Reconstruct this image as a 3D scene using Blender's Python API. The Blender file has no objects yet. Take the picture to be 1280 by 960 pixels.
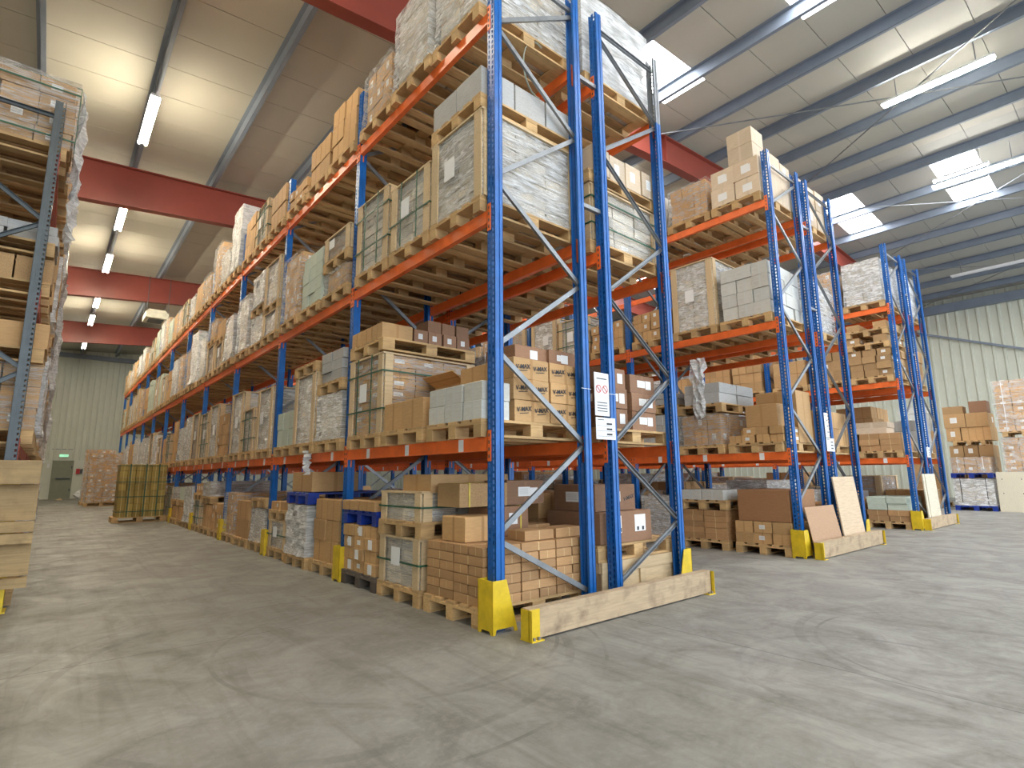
import bpy, math, random
from mathutils import Vector, Matrix
C = bpy.context.scene.collection
D = bpy.data
# ---------------------------------------------------------------- camera
def set_camera():
    yaw, pitch, roll = -.7012, .1668, -.0082
    cy, sy, cp, sp = math.cos(yaw), math.sin(yaw), math.cos(pitch), math.sin(pitch)
    r = Vector((cy, sy, 0)); f = Vector((-sy*cp, cy*cp, sp)); u = r.cross(f)
    r2 = r*math.cos(roll)+u*math.sin(roll); u2 = u*math.cos(roll)-r*math.sin(roll)
    m = Matrix((r2, u2, -f)).transposed().to_4x4(); m.translation = Vector((-2.607, -3.289, 1.120))
    cam = D.objects.new('camera', D.cameras.new('camera')); C.objects.link(cam)
    cam.matrix_world = m; cam.data.sensor_width = 36; cam.data.lens = 36*682/1280
    cam.data.clip_end = 200; bpy.context.scene.camera = cam
set_camera()
# ---------------------------------------------------------------- world, exposure
W = D.worlds.new('world'); bpy.context.scene.world = W; W.use_nodes = True
W.node_tree.nodes['Background'].inputs[0].default_value = (.80, .90, 1, 1)
W.node_tree.nodes['Background'].inputs[1].default_value = 1.9      # bright overcast sky, unseen front wall left out to let it in
LAMP = 105.0; SKYL = 11.0
vs = bpy.context.scene.view_settings
vs.view_transform = 'Standard'; vs.look = 'None'; vs.gamma = 1; vs.exposure = .98; vs.use_curve_mapping = False
bpy.context.scene.cycles.max_bounces = 8; bpy.context.scene.cycles.diffuse_bounces = 5
bpy.context.scene.cycles.transparent_max_bounces = 12
bpy.context.scene.cycles.use_denoising = True
R = random.Random(7)
# ---------------------------------------------------------------- materials
MATS = {}
class N:
    def __init__(s, name):
        s.m = D.materials.new(name); s.m.use_nodes = True; s.t = s.m.node_tree; s.n = s.t.nodes; s.l = s.t.links
        s.b = s.n['Principled BSDF']; MATS[name] = s.m
    def new(s, k, **kw):
        n = s.n.new('ShaderNode'+k)
        for a, v in kw.items(): setattr(n, a, v)
        return n
    def link(s, a, b): s.l.new(a, b)
    def coord(s, what='Object', scale=(1, 1, 1), rot=(0, 0, 0)):
        c = s.new('TexCoord'); m = s.new('Mapping'); m.inputs['Scale'].default_value = scale; m.inputs['Rotation'].default_value = rot
        s.link(c.outputs[what], m.inputs[0]); return m.outputs[0]
    def noise(s, vec, scale, detail=3, rough=.5, dist=0):
        n = s.new('TexNoise'); n.inputs['Scale'].default_value = scale; n.inputs['Detail'].default_value = detail
        n.inputs['Roughness'].default_value = rough; n.inputs['Distortion'].default_value = dist
        s.link(vec, n.inputs['Vector']); return n.outputs['Fac']
    def ramp(s, fac, stops):
        r = s.new('ValToRGB'); e = r.color_ramp.elements
        while len(e) < len(stops): e.new(.5)
        for i, (p, c) in enumerate(stops): e[i].position = p; e[i].color = (*c, 1) if len(c) == 3 else c
        s.link(fac, r.inputs[0]); return r.outputs[0]
    def math(s, op, a, b=None, c=None):
        n = s.new('Math', operation=op)
        for i, v in enumerate((a, b, c)):
            if v is None: continue
            if isinstance(v, (int, float)): n.inputs[i].default_value = v
            else: s.link(v, n.inputs[i])
        return n.outputs[0]
    def mix(s, f, a, b, mode='MIX'):
        n = s.new('Mix', data_type='RGBA', blend_type=mode)
        if isinstance(f, (int, float)): n.inputs[0].default_value = f
        else: s.link(f, n.inputs[0])
        for i, v in ((6, a), (7, b)):
            if isinstance(v, tuple): n.inputs[i].default_value = (*v, 1)
            else: s.link(v, n.inputs[i])
        return n.outputs[2]
    def bump(s, h, st, dist=.01):
        b = s.new('Bump'); b.inputs['Strength'].default_value = st; b.inputs['Distance'].default_value = dist
        s.link(h, b.inputs['Height']); s.link(b.outputs[0], s.b.inputs['Normal'])
    def col(s, c):
        if isinstance(c, tuple): s.b.inputs['Base Color'].default_value = (*c, 1)
        else: s.link(c, s.b.inputs['Base Color'])
    def set(s, rough=.6, metal=0, spec=None):
        s.b.inputs['Roughness'].default_value = rough; s.b.inputs['Metallic'].default_value = metal
        if spec is not None: s.b.inputs['Specular IOR Level'].default_value = spec
def tone(c, k): return tuple(min(1, v*k) for v in c)
def paint(name, c, rough=.4, metal=0, wear=.25, scale=6):
    n = N(name); v = n.coord()
    f = n.noise(v, scale, 5, .65)
    n.col(n.mix(n.ramp(f, [(.35, (0, 0, 0)), (.75, (1, 1, 1))]), tone(c, 1-wear), tone(c, 1+wear*.6))); n.set(rough, metal)
    n.bump(n.noise(v, 40, 2), .1, .002); return n
def box_mat(name, c, tape=None, label=0, marks=0, rough=.75, var=.18, tw=.04):
    """cardboard: tint varies with the carton (attribute rnd + object random), tape seam, stuck label and printed marks on the face UVs"""
    n = N(name); at = n.new('Attribute', attribute_name='rnd'); oi = n.new('ObjectInfo')
    rn = n.math('FRACT', n.math('ADD', at.outputs['Fac'], oi.outputs['Random']))
    base = n.mix(rn, tone(c, 1-var), tone(c, 1+var)); base = n.mix(n.math('MULTIPLY', n.math('FRACT', n.math('MULTIPLY', rn, 7.3)), .25), base, (c[0]*.95, c[1]*.82, c[2]*.7))
    nz = n.noise(n.coord('Object', (3, 3, 14)), 4, 4, .6)
    base = n.mix(n.ramp(nz, [(.3, (0, 0, 0)), (.8, (1, 1, 1))]), n.mix(1, base, (.84, .82, .8), 'MULTIPLY'), base)
    uv = n.new('UVMap'); sp = n.new('SeparateXYZ'); n.link(uv.outputs[0], sp.inputs[0]); u, v = sp.outputs[0], sp.outputs[1]
    def rect(u0, u1, v0, v1):
        a = n.math('MULTIPLY', n.math('GREATER_THAN', u, u0), n.math('LESS_THAN', u, u1))
        b = n.math('MULTIPLY', n.math('GREATER_THAN', v, v0), n.math('LESS_THAN', v, v1)); return n.math('MULTIPLY', a, b)
    if tape: base = n.mix(rect(.5-tw, .5+tw, 0, 1), base, tape)
    if marks:
        w = n.new('TexNoise'); w.inputs['Scale'].default_value = 9; w.inputs['Detail'].default_value = 1
        mp = n.new('Mapping'); mp.inputs['Scale'].default_value = (3, 9, 1); n.link(uv.outputs[0], mp.inputs[0]); n.link(mp.outputs[0], w.inputs['Vector'])
        m = n.math('MULTIPLY', n.math('GREATER_THAN', w.outputs['Fac'], .6), marks)
        base = n.mix(m, base, (.12, .08, .05))
    if label:
        on = n.math('LESS_THAN', n.math('FRACT', n.math('MULTIPLY', rn, 13.7)), label)
        base = n.mix(n.math('MULTIPLY', rect(.30, .62, .34, .74), on), base, (.78, .78, .76))
        ln = n.math('GREATER_THAN', n.math('FRACT', n.math('MULTIPLY', v, 18)), .65)
        base = n.mix(n.math('MULTIPLY', n.math('MULTIPLY', rect(.33, .57, .40, .68), on), n.math('MULTIPLY', ln, .5)), base, (.25, .25, .27))
    n.col(base); n.set(rough); n.bump(nz, .12, .01); return n
def wood(name, c, var=.3, rough=.8, sc=(1, 1, 1), dirt=.4):
    n = N(name); oi = n.new('ObjectInfo'); at = n.new('Attribute', attribute_name='rnd')
    rn = n.math('FRACT', n.math('ADD', at.outputs['Fac'], oi.outputs['Random']))
    g = n.noise(n.coord('Object', (2*sc[0], 30*sc[1], 30*sc[2])), 2, 4, .6, .4); g2 = n.noise(n.coord('Object', (2, 2, 2)), 3, 4, .6)
    base = n.mix(rn, tone(c, 1-var), tone(c, 1+var*.5)); base = n.mix(n.ramp(g, [(.4, (0, 0, 0)), (.7, (.6, .6, .6))]), base, tone(c, .62))
    base = n.mix(n.math('MULTIPLY', n.ramp(g2, [(.5, (0, 0, 0)), (.75, (1, 1, 1))]), dirt), base, (c[0]*.45, c[1]*.42, c[2]*.42))
    n.col(base); n.set(rough); n.bump(g, .25, .004); return n
KR = (.56, .345, .155)
box_mat('kraft', KR, tape=(.40, .22, .085)); box_mat('kraft_label', KR, tape=(.44, .25, .10), label=.4)
box_mat('kraft_print', (.47, .29, .13), marks=.75, label=.3); box_mat('kraft_dark', (.30, .165, .095), tape=(.26, .14, .08), label=.5)
box_mat('kraft_flat', (.49, .285, .13), marks=.3, tape=(.66, .50, .26), tw=.012); box_mat('kraft_rust', (.40, .20, .09)); box_mat('kraft_plain', (.47, .295, .18), var=.03); box_mat('cream_box', (.66, .54, .40), tape=(.6, .49, .37), label=.3)
box_mat('white_box', (.62, .63, .60), tape=(.55, .56, .54), marks=.15, var=.08); box_mat('grey_box', (.46, .47, .47), marks=.35, var=.1)
box_mat('mint_box', (.55, .64, .56), marks=.1, var=.08); box_mat('stone_layer', (.66, .61, .52), var=.28, label=.1); box_mat('brown_layer', (.42, .31, .21), var=.25, label=.2)
box_mat('olive_box', (.40, .29, .075), tape=(.62, .50, .2), var=.25)
wood('pallet_wood', (.60, .385, .175)); wood('pale_wood', (.66, .49, .29), var=.15, dirt=.2); wood('plank_wood', (.50, .37, .235), var=.03, dirt=.9)
wood('dark_wood', (.13, .10, .08)); wood('plywood', (.66, .50, .34), var=.05, dirt=.08); wood('old_board', (.45, .31, .15), var=.1, dirt=.6)
wood('white_board', (.72, .65, .50), var=.05, dirt=.05)
paint('blue_steel', (.003, .115, .42), .36, 0, .25); paint('dark_blue_steel', (.012, .03, .13), .4); paint('orange_steel', (.90, .165, .03), .42, 0, .15)
paint('yellow_steel', (.72, .50, .015), .5, 0, .2, 9); paint('red_rafter', (.24, .045, .028), .45, 0, .12, 1.2); paint('purlin_steel', (.19, .225, .28), .45, 0, .12, 2)
paint('galvanised', (.27, .285, .30), .45, .6, .25, 5); paint('grey_steel', (.07, .083, .088), .4, .3, .2); paint('red_beam', (.42, .06, .035), .45)
paint('blue_plastic', (.01, .04, .30), .35); paint('green_strap', (.015, .095, .05), .45); paint('yellow_strap', (.62, .48, .07), .5); paint('black_strap', (.02, .02, .025), .5)
paint('white_plastic', (.75, .75, .76), .4, 0, .1); paint('paper', (.80, .80, .80), .7, 0, .05); paint('ink', (.03, .03, .035), .6); paint('red_ink', (.6, .06, .05), .6)
paint('door_paint', (.23, .24, .17), .5, 0, .1); paint('alarm_red', (.5, .02, .02), .4); paint('exit_green', (.05, .35, .15), .4); paint('heater_case', (.55, .52, .42), .5)
paint('ceiling_panel', (.44, .42, .355), .55, 0, .04, .8); paint('cladding', (.58, .595, .50), .45, .1, .07, .7); paint('red_plastic', (.5, .03, .03), .4)
paint('ceiling_dim_lit', (.38, .37, .335), .55, 0, .04, .8)  # same liner panel, dimmer cooler light past the ridge put into its colour
def film_mat(name, a0, a1, tint=(.93, .93, .93)):
    n = N(name)
    oi = n.new('ObjectInfo'); c = n.new('TexCoord'); va = n.new('VectorMath', operation='ADD'); vm = n.new('VectorMath', operation='MULTIPLY')
    n.link(oi.outputs['Random'], vm.inputs[0]); vm.inputs[1].default_value = (37, 53, 19); n.link(c.outputs['Object'], va.inputs[0]); n.link(vm.outputs[0], va.inputs[1])
    mp = n.new('Mapping'); mp.inputs['Scale'].default_value = (1.2, 1.2, 9); mp.inputs['Rotation'].default_value = (math.radians(16), math.radians(9), 0); n.link(va.outputs[0], mp.inputs[0]); v = mp.outputs[0]
    f = n.noise(v, 3.2, 6, .68, 1.1); f2 = n.noise(n.coord('Object', (2, 2, 2), (.4, 0, .3)), 3, 3)
    a = n.ramp(n.math('ADD', n.math('MULTIPLY', f, .75), n.math('MULTIPLY', f2, .3)), [(.44, (a0,)*3), (.60, (a1,)*3)])
    n.col(tint); n.set(.2, 0, .6); n.link(a, n.b.inputs['Alpha']); n.bump(f, .9, .06); return n
film_mat('film', .10, .88); film_mat('clear_film', .02, .42); film_mat('white_film', .5, .97)
def emit(name, c, s):
    n = N(name); n.col((.8, .8, .8)); n.b.inputs['Emission Color'].default_value = (*c, 1); n.b.inputs['Emission Strength'].default_value = s
emit('lamp_glow', (1, .97, .88), LAMP*.8); emit('warm_glow', (1, .89, .68), LAMP*1.6); emit('skylight_sheet', (.93, .96, 1), SKYL); emit('exit_lit', (.15, .8, .4), .6)
def concrete():
    n = N('concrete'); c = n.new('TexCoord').outputs['Object']
    big = n.noise(c, .35, 5, .6, .6); mid = n.noise(c, 2.2, 6, .65, .8); fine = n.noise(c, 22, 4, .7)
    st = n.noise(n.coord('Object', (6, .35, 1), (0, 0, .1)), 1.6, 5, .65, .5)
    base = n.mix(n.ramp(big, [(.3, (0, 0, 0)), (.7, (1, 1, 1))]), (.19, .185, .166), (.335, .328, .306))
    base = n.mix(n.ramp(mid, [(.40, (0, 0, 0)), (.68, (.7, .7, .7))]), base, (.13, .122, .105))
    base = n.mix(n.ramp(fine, [(.45, (0, 0, 0)), (.7, (.35, .35, .35))]), base, (.37, .35, .32))
    base = n.mix(n.ramp(st, [(.5, (0, 0, 0)), (.72, (.45, .45, .45))]), base, (.09, .082, .068))
    sp = n.new('SeparateXYZ'); n.link(c, sp.inputs[0]); X, Y = sp.outputs[0], sp.outputs[1]
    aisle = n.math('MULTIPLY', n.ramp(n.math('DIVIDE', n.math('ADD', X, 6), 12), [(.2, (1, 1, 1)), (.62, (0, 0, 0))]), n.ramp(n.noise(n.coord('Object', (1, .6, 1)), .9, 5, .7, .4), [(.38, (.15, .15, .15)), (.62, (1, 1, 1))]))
    base = n.mix(n.math('MULTIPLY', aisle, .62), base, (.105, .092, .062))  # aisle side toned darker and warmer: dimmer light painted in with grime patches
    def ring(cx, cy, r, w, k, base, nz):
        dx = n.math('SUBTRACT', X, cx); dy = n.math('SUBTRACT', Y, cy)
        d = n.math('SQRT', n.math('ADD', n.math('MULTIPLY', dx, dx), n.math('MULTIPLY', dy, dy)))
        m = n.math('LESS_THAN', n.math('ABSOLUTE', n.math('SUBTRACT', d, r)), w)
        return n.mix(n.math('MULTIPLY', m, n.math('MULTIPLY', nz, k)), base, (.10, .095, .085))
    gate = n.ramp(n.noise(n.coord('Object', (1, 1, 1)), 1.3, 4, .7), [(.42, (0, 0, 0)), (.62, (1, 1, 1))])
    for a in ((-1.0, .45, 1.55, .03, .5), (-1.0, .45, 1.78, .012, .7), (-.75, .2, .9, .05, .35), (-.6, .4, 1.15, .014, .6), (2.2, -2.6, 1.3, .03, .5), (2.1, -2.5, 1.06, .012, .7),
              (3.6, -.3, 1.5, .05, .3), (4.6, -1.4, 2.2, .04, .35), (-1.6, 4.6, 1.1, .09, .4), (-1.2, 6.2, 1.5, .05, .35), (6.5, -2.2, 1.9, .03, .3), (1.1, -2.1, .75, .02, .5)):
        base = ring(*a, base, gate)
    def joint(axis, pos, w=.006):
        return n.math('LESS_THAN', n.math('ABSOLUTE', n.math('SUBTRACT', axis, pos)), w)
    j = joint(Y, 1.15)
    for a, p in ((X, 1.02), (X, 7.6), (X, -5.6), (Y, 7.2), (Y, -4.9), (Y, 13.4), (Y, 20)): j = n.math('MAXIMUM', j, joint(a, p))
    base = n.mix(n.math('MULTIPLY', j, .7), base, (.08, .075, .07))
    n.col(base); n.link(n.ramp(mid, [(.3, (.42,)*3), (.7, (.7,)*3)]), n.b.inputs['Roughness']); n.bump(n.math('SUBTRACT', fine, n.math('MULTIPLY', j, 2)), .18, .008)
concrete()
# ---------------------------------------------------------------- mesh helpers
FACES = ((0, 1, 5, 4), (1, 3, 7, 5), (3, 2, 6, 7), (2, 0, 4, 6), (4, 5, 7, 6), (2, 3, 1, 0))
class MB:
    """collects boxes / quads into one mesh with face UVs and a per-piece tint value"""
    def __init__(s): s.v = []; s.f = []; s.uv = []; s.r = []; s.mi = []
    def box(s, x0, y0, z0, x1, y1, z1, r=None, rot=None, mi=0):
        b = len(s.v); r = R.random() if r is None else r
        P = [Vector((x, y, z)) for z in (z0, z1) for y in (y0, y1) for x in (x0, x1)]
        if rot is not None:
            c = Vector(((x0+x1)/2, (y0+y1)/2, (z0+z1)/2)); P = [c+rot @ (p-c) for p in P]
        s.v += [tuple(p) for p in P]
        for f in FACES: s.f.append(tuple(b+i for i in f)); s.uv += [(0, 0), (1, 0), (1, 1), (0, 1)]; s.r.append(r); s.mi.append(mi)
        return s
    def bar(s, p, q, w, h, up=(0, 0, 1), r=0, mi=0):
        p, q = Vector(p), Vector(q); d = (q-p); L = d.length; d.normalize(); a = d.cross(Vector(up))
        if a.length < 1e-4: a = Vector((1, 0, 0))
        a.normalize(); c = a.cross(d); m = (p+q)/2
        rot = Matrix((d, a, c)).transposed(); s_ = len(s.v)
        s.box(-L/2, -w/2, -h/2, L/2, w/2, h/2, r, None, mi)
        for i in range(s_, len(s.v)): s.v[i] = tuple(m+rot @ Vector(s.v[i]))
        return s
    def poly(s, pts, r=0, mi=0):
        b = len(s.v); s.v += [tuple(p) for p in pts]; s.f.append(tuple(range(b, b+len(pts)))); s.uv += [(0, 0), (1, 0), (1, 1), (0, 1), (0, .5), (0, .2), (0, .1), (0, .1)][:len(pts)]; s.r.append(r); s.mi.append(mi); return s
    def prism(s, pts, ax, t0, t1):
        """extrude a 2D outline along an axis ('x','y','z') from t0 to t1"""
        def P(a, b, t): return {'x': (t, a, b), 'y': (a, t, b), 'z': (a, b, t)}[ax]
        n = len(pts); s.poly([P(*p, t0) for p in pts]); s.poly([P(*p, t1) for p in reversed(pts)])
        for i in range(n):
            a, b = pts[i], pts[(i+1) % n]; s.poly([P(*a, t0), P(*a, t1), P(*b, t1), P(*b, t0)])
        return s
    def mesh(s, name, *mats):
        m = D.meshes.new(name); m.from_pydata(s.v, [], s.f)
        u = m.uv_layers.new(name='UVMap'); fl = [c for p in s.uv for c in p]
        if len(fl) == len(m.loops)*2: u.data.foreach_set('uv', fl)
        a = m.attributes.new('rnd', 'FLOAT', 'FACE'); a.data.foreach_set('value', s.r)
        for k in mats: m.materials.append(MATS[k])
        if len(mats) > 1: m.polygons.foreach_set('material_index', s.mi)
        m.update(); return m
def O(name, data, parent=None, loc=(0, 0, 0), rz=0, rot=None, kind=None):
    o = D.objects.new(name, data); C.objects.link(o); o.location = loc
    if rot is not None: o.rotation_euler = rot
    elif rz: o.rotation_euler = (0, 0, rz)
    if parent is not None: o.parent = parent
    if kind: o['kind'] = kind
    return o
def tag(o, label, cat, group=None):
    o['label'] = ' '.join(label.split()); o['category'] = cat
    if group: o['group'] = group
    return o
def thing(name, label, cat, loc=(0, 0, 0), group=None, rz=0): return tag(O(name, None, None, loc, rz), label, cat, group)
CACHE = {}
def cached(key, fn):
    if key not in CACHE: CACHE[key] = fn()
    return CACHE[key]
def boxmesh(name, w, d, h, mat, bev=.006):
    """a carton / board standing on z=0, centred on x,y, softly chamfered top edges"""
    def mk():
        m = MB(); x, y = w/2, d/2; b = min(bev, h*.2)
        L = [(-x, -y, 0), (x, -y, 0), (x, y, 0), (-x, y, 0), (-x, -y, h-b), (x, -y, h-b), (x, y, h-b), (-x, y, h-b), (-x+b, -y+b, h), (x-b, -y+b, h), (x-b, y-b, h), (-x+b, y-b, h)]
        m.v = L
        for f in ((3, 2, 1, 0), (0, 1, 5, 4), (1, 2, 6, 5), (2, 3, 7, 6), (3, 0, 4, 7), (8, 9, 10, 11), (4, 5, 9, 8), (5, 6, 10, 9), (6, 7, 11, 10), (7, 4, 8, 11)):
            m.f.append(f); m.uv += [(0, 0), (1, 0), (1, 1), (0, 1)] if len(m.f) < 7 else [(0, .98), (1, .98), (1, 1), (0, 1)]; m.r.append(0); m.mi.append(0)
        return m.mesh(name, mat)
    return cached(('bx', name, round(w, 3), round(d, 3), round(h, 3), mat), mk)
ORD = 'first second third fourth fifth sixth seventh eighth ninth tenth eleventh twelfth'.split()
# ---------------------------------------------------------------- setting
ZW = 8.57; RIDGE = 14.6
def roofz(x): return (8.47+1.12-.13+.06*(x+2.6))-.9 if x <= RIDGE else roofz(RIDGE)-.06*(x-RIDGE)   # rafter top = purlin bottom
XL, XR, YB, YF = -9.0, 28.4, 38.5, -12.0
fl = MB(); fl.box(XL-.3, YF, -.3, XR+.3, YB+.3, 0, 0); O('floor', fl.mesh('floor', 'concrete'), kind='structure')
# ceiling: liner panels one metre wide laid across the purlins, with daylight strips let in
ceil = O('ceiling', None, kind='structure')
PH = .24
sky = {(1.95,): 0}
def roof_panel(x0, x1, y0, y1, mat='ceiling_panel', name='roof_panel', par=None):
    m = MB(); t = .06
    z0, z1 = roofz(x0)+PH, roofz(x1)+PH
    m.v = [(x0, y0, z0), (x1, y0, z1), (x1, y1, z1), (x0, y1, z0), (x0, y0, z0+t), (x1, y0, z1+t), (x1, y1, z1+t), (x0, y1, z0+t)]
    for f in ((3, 2, 1, 0), (4, 5, 6, 7), (0, 1, 5, 4), (1, 2, 6, 5), (2, 3, 7, 6), (3, 0, 4, 7)): m.f.append(f); m.uv += [(0, 0)]*4; m.r.append(0); m.mi.append(0)
    return O(name, m.mesh(name, mat), par or ceil)
y = YF-.05
SK = {13: [(5.35, 7.35)], 16: [(-30, -30)]}
k = 0
sheets = []
while y < YB:
    y1 = y+1.0; segs = [(XL, RIDGE), (RIDGE, XR)]
    if abs(y-1.95) < .3: holes = [(5.4, 7.25), (15.6, 19.0)]
    elif abs(y+1.05) < .3: holes = [(5.4, 7.25), (15.6, 17.25), (17.6, 19.0)]
    elif abs(y+4.05) < .3 or abs(y+7.05) < .3 or abs(y-9.95) < .3: holes = [(5.4, 7.25), (15.6, 19.0)]
    else: holes = []
    for a, b in segs:
        cur = a
        for h0, h1 in holes:
            if a <= h0 and h1 <= b:
                if h0 > cur: roof_panel(cur, h0, y+.006, y1-.006, 'ceiling_panel' if a < 0 else 'ceiling_dim_lit')
                roof_panel(h0, h1, y+.006, y1-.006, 'skylight_sheet', 'skylight_sheet'); cur = h1
        roof_panel(cur, b, y+.006, y1-.006, 'ceiling_panel' if a < 0 else 'ceiling_dim_lit')
    y = y1
m = MB(); m.box(XL, YF, roofz(RIDGE)+PH+.1, XR, YB, roofz(RIDGE)+PH+.12, 0); O('roof_skin', m.mesh('roof_skin', 'purlin_steel'), ceil)
# purlins: cold formed sections along the hall
pur = O('trim_1', None, kind='structure')
px = []
x = -2.6-.83-1.7*3
while x < XR:
    if abs(x-RIDGE) > .3: px.append(x)
    x += 1.7
def purlin_mesh():
    m = MB(); L0, L1 = YF, YB
    m.box(-.004, L0, 0, .004, L1, PH-.004); m.box(-.004, L0, 0, .075, L1, .006); m.box(-.075, L0, PH-.01, .004, L1, PH-.004); m.box(.069, L0, 0, .075, L1, .03); return m.mesh('purlin', 'purlin_steel')
pm = purlin_mesh()
for x in px: O('purlin', pm, pur, (x, 0, roofz(x)))
# red portal rafters, haunched, with flanges and stiffeners
def rafter(y, n, mat='red_rafter'):
    o = O('trim_%d' % n, None, kind='structure')
    def bot(x):
        if x <= RIDGE: return roofz(x)-(1.03-.028*(x+2.6)) if x < 8 else roofz(x)-.72
        return roofz(x)-.72-(.0 if x < 22 else (x-22)*.09)
    xs = [XL, -2.6, 2, 8, RIDGE, 22, XR]
    web = MB(); fb = MB(); ft = MB()
    for a, b in zip(xs, xs[1:]):
        za, zb, Za, Zb = bot(a), bot(b), roofz(a)-.001, roofz(b)-.001
        for m_, (w, l0, l1, h0, h1) in ((web, (.006, za, zb, Za, Zb)), (fb, (.11, za, zb, za+.022, zb+.022)), (ft, (.11, Za-.022, Zb-.022, Za, Zb))):
            i = len(m_.v); m_.v += [(a, y-w, l0), (b, y-w, l1), (b, y+w, l1), (a, y+w, l0), (a, y-w, h0), (b, y-w, h1), (b, y+w, h1), (a, y+w, h0)]
            for f in ((3, 2, 1, 0), (4, 5, 6, 7), (0, 1, 5, 4), (1, 2, 6, 5), (2, 3, 7, 6), (3, 0, 4, 7)): m_.f.append(tuple(i+j for j in f)); m_.uv += [(0, 0)]*4; m_.r.append(0); m_.mi.append(0)
    O('web', web.mesh('web', mat), o); O('lower_flange', fb.mesh('flange', mat), o); O('upper_flange', ft.mesh('flange', mat), o)
    for x in (2, 8, RIDGE, 22): O('stiffener', MB().box(x-.01, y-.105, bot(x)+.02, x+.01, y+.105, roofz(x)-.02).mesh('stiffener', mat), o)
for i, y in enumerate((-4.95, 3.55, 12.1, 20.8, 29.5)): rafter(y, i+2)

# knee struts from the rafters up to the purlins
kn = O('trim_8', None, kind='structure')
for y in (3.55, 12.1, 20.8):
    for x in px[::2]:
        if x > 0 and x < 26:
            O('strut', MB().bar((x, y+.06, roofz(x)-.6), (x, y+.85, roofz(x)+.02), .05, .05).mesh('strut', 'galvanised'), kn)
# thin wind bracing rods under the roof
br = O('trim_9', None, kind='structure')
for (x0, y0, x1, y1) in ((7.6, 3.5, 14.3, -4.9), (7.6, -4.9, 14.3, 3.5), (14.9, 3.5, 21.6, -4.9), (14.9, -4.9, 21.6, 3.5), (21.6, 3.5, 28, -4.9), (21.6, -4.9, 28, 3.5), (14.9, 12, 21.6, 3.6), (21.6, 12, 28, 3.6), (21.6, 3.6, 28, 12)):
    O('rod', MB().bar((x0, y0, roofz(x0)-.12), (x1, y1, roofz(x1)-.12), .022, .022).mesh('rod', 'galvanised'), br)
# walls of ribbed metal sheets
def clad_sheet(w, z0, z1, inward, name='cladding_sheet'):
    def mk():
        m = MB(); n = 4; p = w/n; d = .035*inward; xs = []
        for i in range(n): xs += [(i*p+.012, 0), (i*p+p*.68, 0), (i*p+p*.74, -d), (i*p+p*.94, -d)]
        xs.append((w+.013, 0))
        for (a, da), (b, db) in zip(xs, xs[1:]): m.poly([(a, da, z0), (b, db, z0), (b, db, z1), (a, da, z1)])
        return m.mesh(name, 'cladding')
    return cached(('clad', w, z0, z1, inward), mk)
wb = O('wall_back', None, kind='structure'); sw = 1.16
x = XL
DX0, DX1, DZ = -2.40, -1.42, 2.22
while x < XR:
    zt = 9.75
    if x+sw > DX0 and x < DX1:
        m = clad_sheet(sw, DZ, zt, 1); O('cladding_sheet', m, wb, (x, YB, 0))
        a, b = max(x, DX0), min(x+sw, DX1)
        if x < DX0: O('cladding_sheet', MB().poly([(x, YB, 0), (DX0, YB, 0), (DX0, YB, DZ), (x, YB, DZ)]).mesh('infill', 'cladding'), wb)
        if x+sw > DX1: O('cladding_sheet', MB().poly([(DX1, YB, 0), (x+sw, YB, 0), (x+sw, YB, DZ), (DX1, YB, DZ)]).mesh('infill', 'cladding'), wb)
    else: O('cladding_sheet', clad_sheet(sw, 0, zt, 1), wb, (x, YB, 0))
    x += sw
wr = O('wall_right', None, kind='structure'); y = YF
while y < YB: O('cladding_sheet', clad_sheet(1.44, 0, 9.3, -1), wr, (XR, y, 0), math.pi/2); y += 1.44
wl = O('wall_left', None, kind='structure'); y = YF
while y < YB: O('cladding_sheet', clad_sheet(1.44, 0, 8.9, 1), wl, (XL, y, 0), math.pi/2); y += 1.44
O('trim_10', MB().box(XR-.35, YF, 8.35, XR-.05, YB, 8.72).mesh('eaves', 'purlin_steel'), kind='structure')
O('trim_11', MB().box(XL, YB-.3, 8.36, XR, YB-.1, 8.62).mesh('rail', 'purlin_steel'), kind='structure')
O('trim_12', MB().bar((XR-.25, 5.3, 8.3), (XR-.25, -2.6, 5.2), .09, .09).bar((XR-.25, -2.6, 8.3), (XR-.25, -9, 5.2), .09, .09).mesh('wall_brace', 'purlin_steel'), kind='structure')
O('baseboard_back', MB().box(DX1+.1, YB-.03, 0, 0.6, YB-.0, .35).mesh('plinth', 'cladding'), kind='structure')
# exit door
d1 = O('door_1', None, kind='structure')
O('door_leaf', MB().box(DX0+.06, YB-.02, .0, DX1-.06, YB+.03, DZ-.06).mesh('leaf', 'door_paint'), d1)
O('door_frame', MB().box(DX0, YB-.05, 0, DX0+.06, YB+.05, DZ).box(DX1-.06, YB-.05, 0, DX1, YB+.05, DZ).box(DX0, YB-.05, DZ-.06, DX1, YB+.05, DZ).mesh('frame', 'door_paint'), d1)
O('push_bar', MB().box(DX0+.22, YB-.09, 1.14, DX1-.1, YB-.05, 1.21).box(DX0+.24, YB-.05, 1.14, DX0+.28, YB-.02, 1.2).box(DX1-.16, YB-.05, 1.14, DX1-.12, YB-.02, 1.2).mesh('bar', 'grey_steel'), d1)
for z in (.45, 1.75): O('hinge', MB().box(DX1-.1, YB-.05, z, DX1-.05, YB-.02, z+.14).mesh('hinge', 'grey_steel'), d1)
t = thing('exit_sign', 'small green emergency exit sign fixed above the far door', 'sign', (-1.92, YB-.04, 2.42))
O('sign_case', MB().box(-.22, -.04, 0, .22, .04, .17).mesh('case', 'white_plastic'), t); O('sign_face', MB().box(-.2, -.046, .02, .2, -.04, .15).mesh('face', 'exit_lit'), t)
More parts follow.
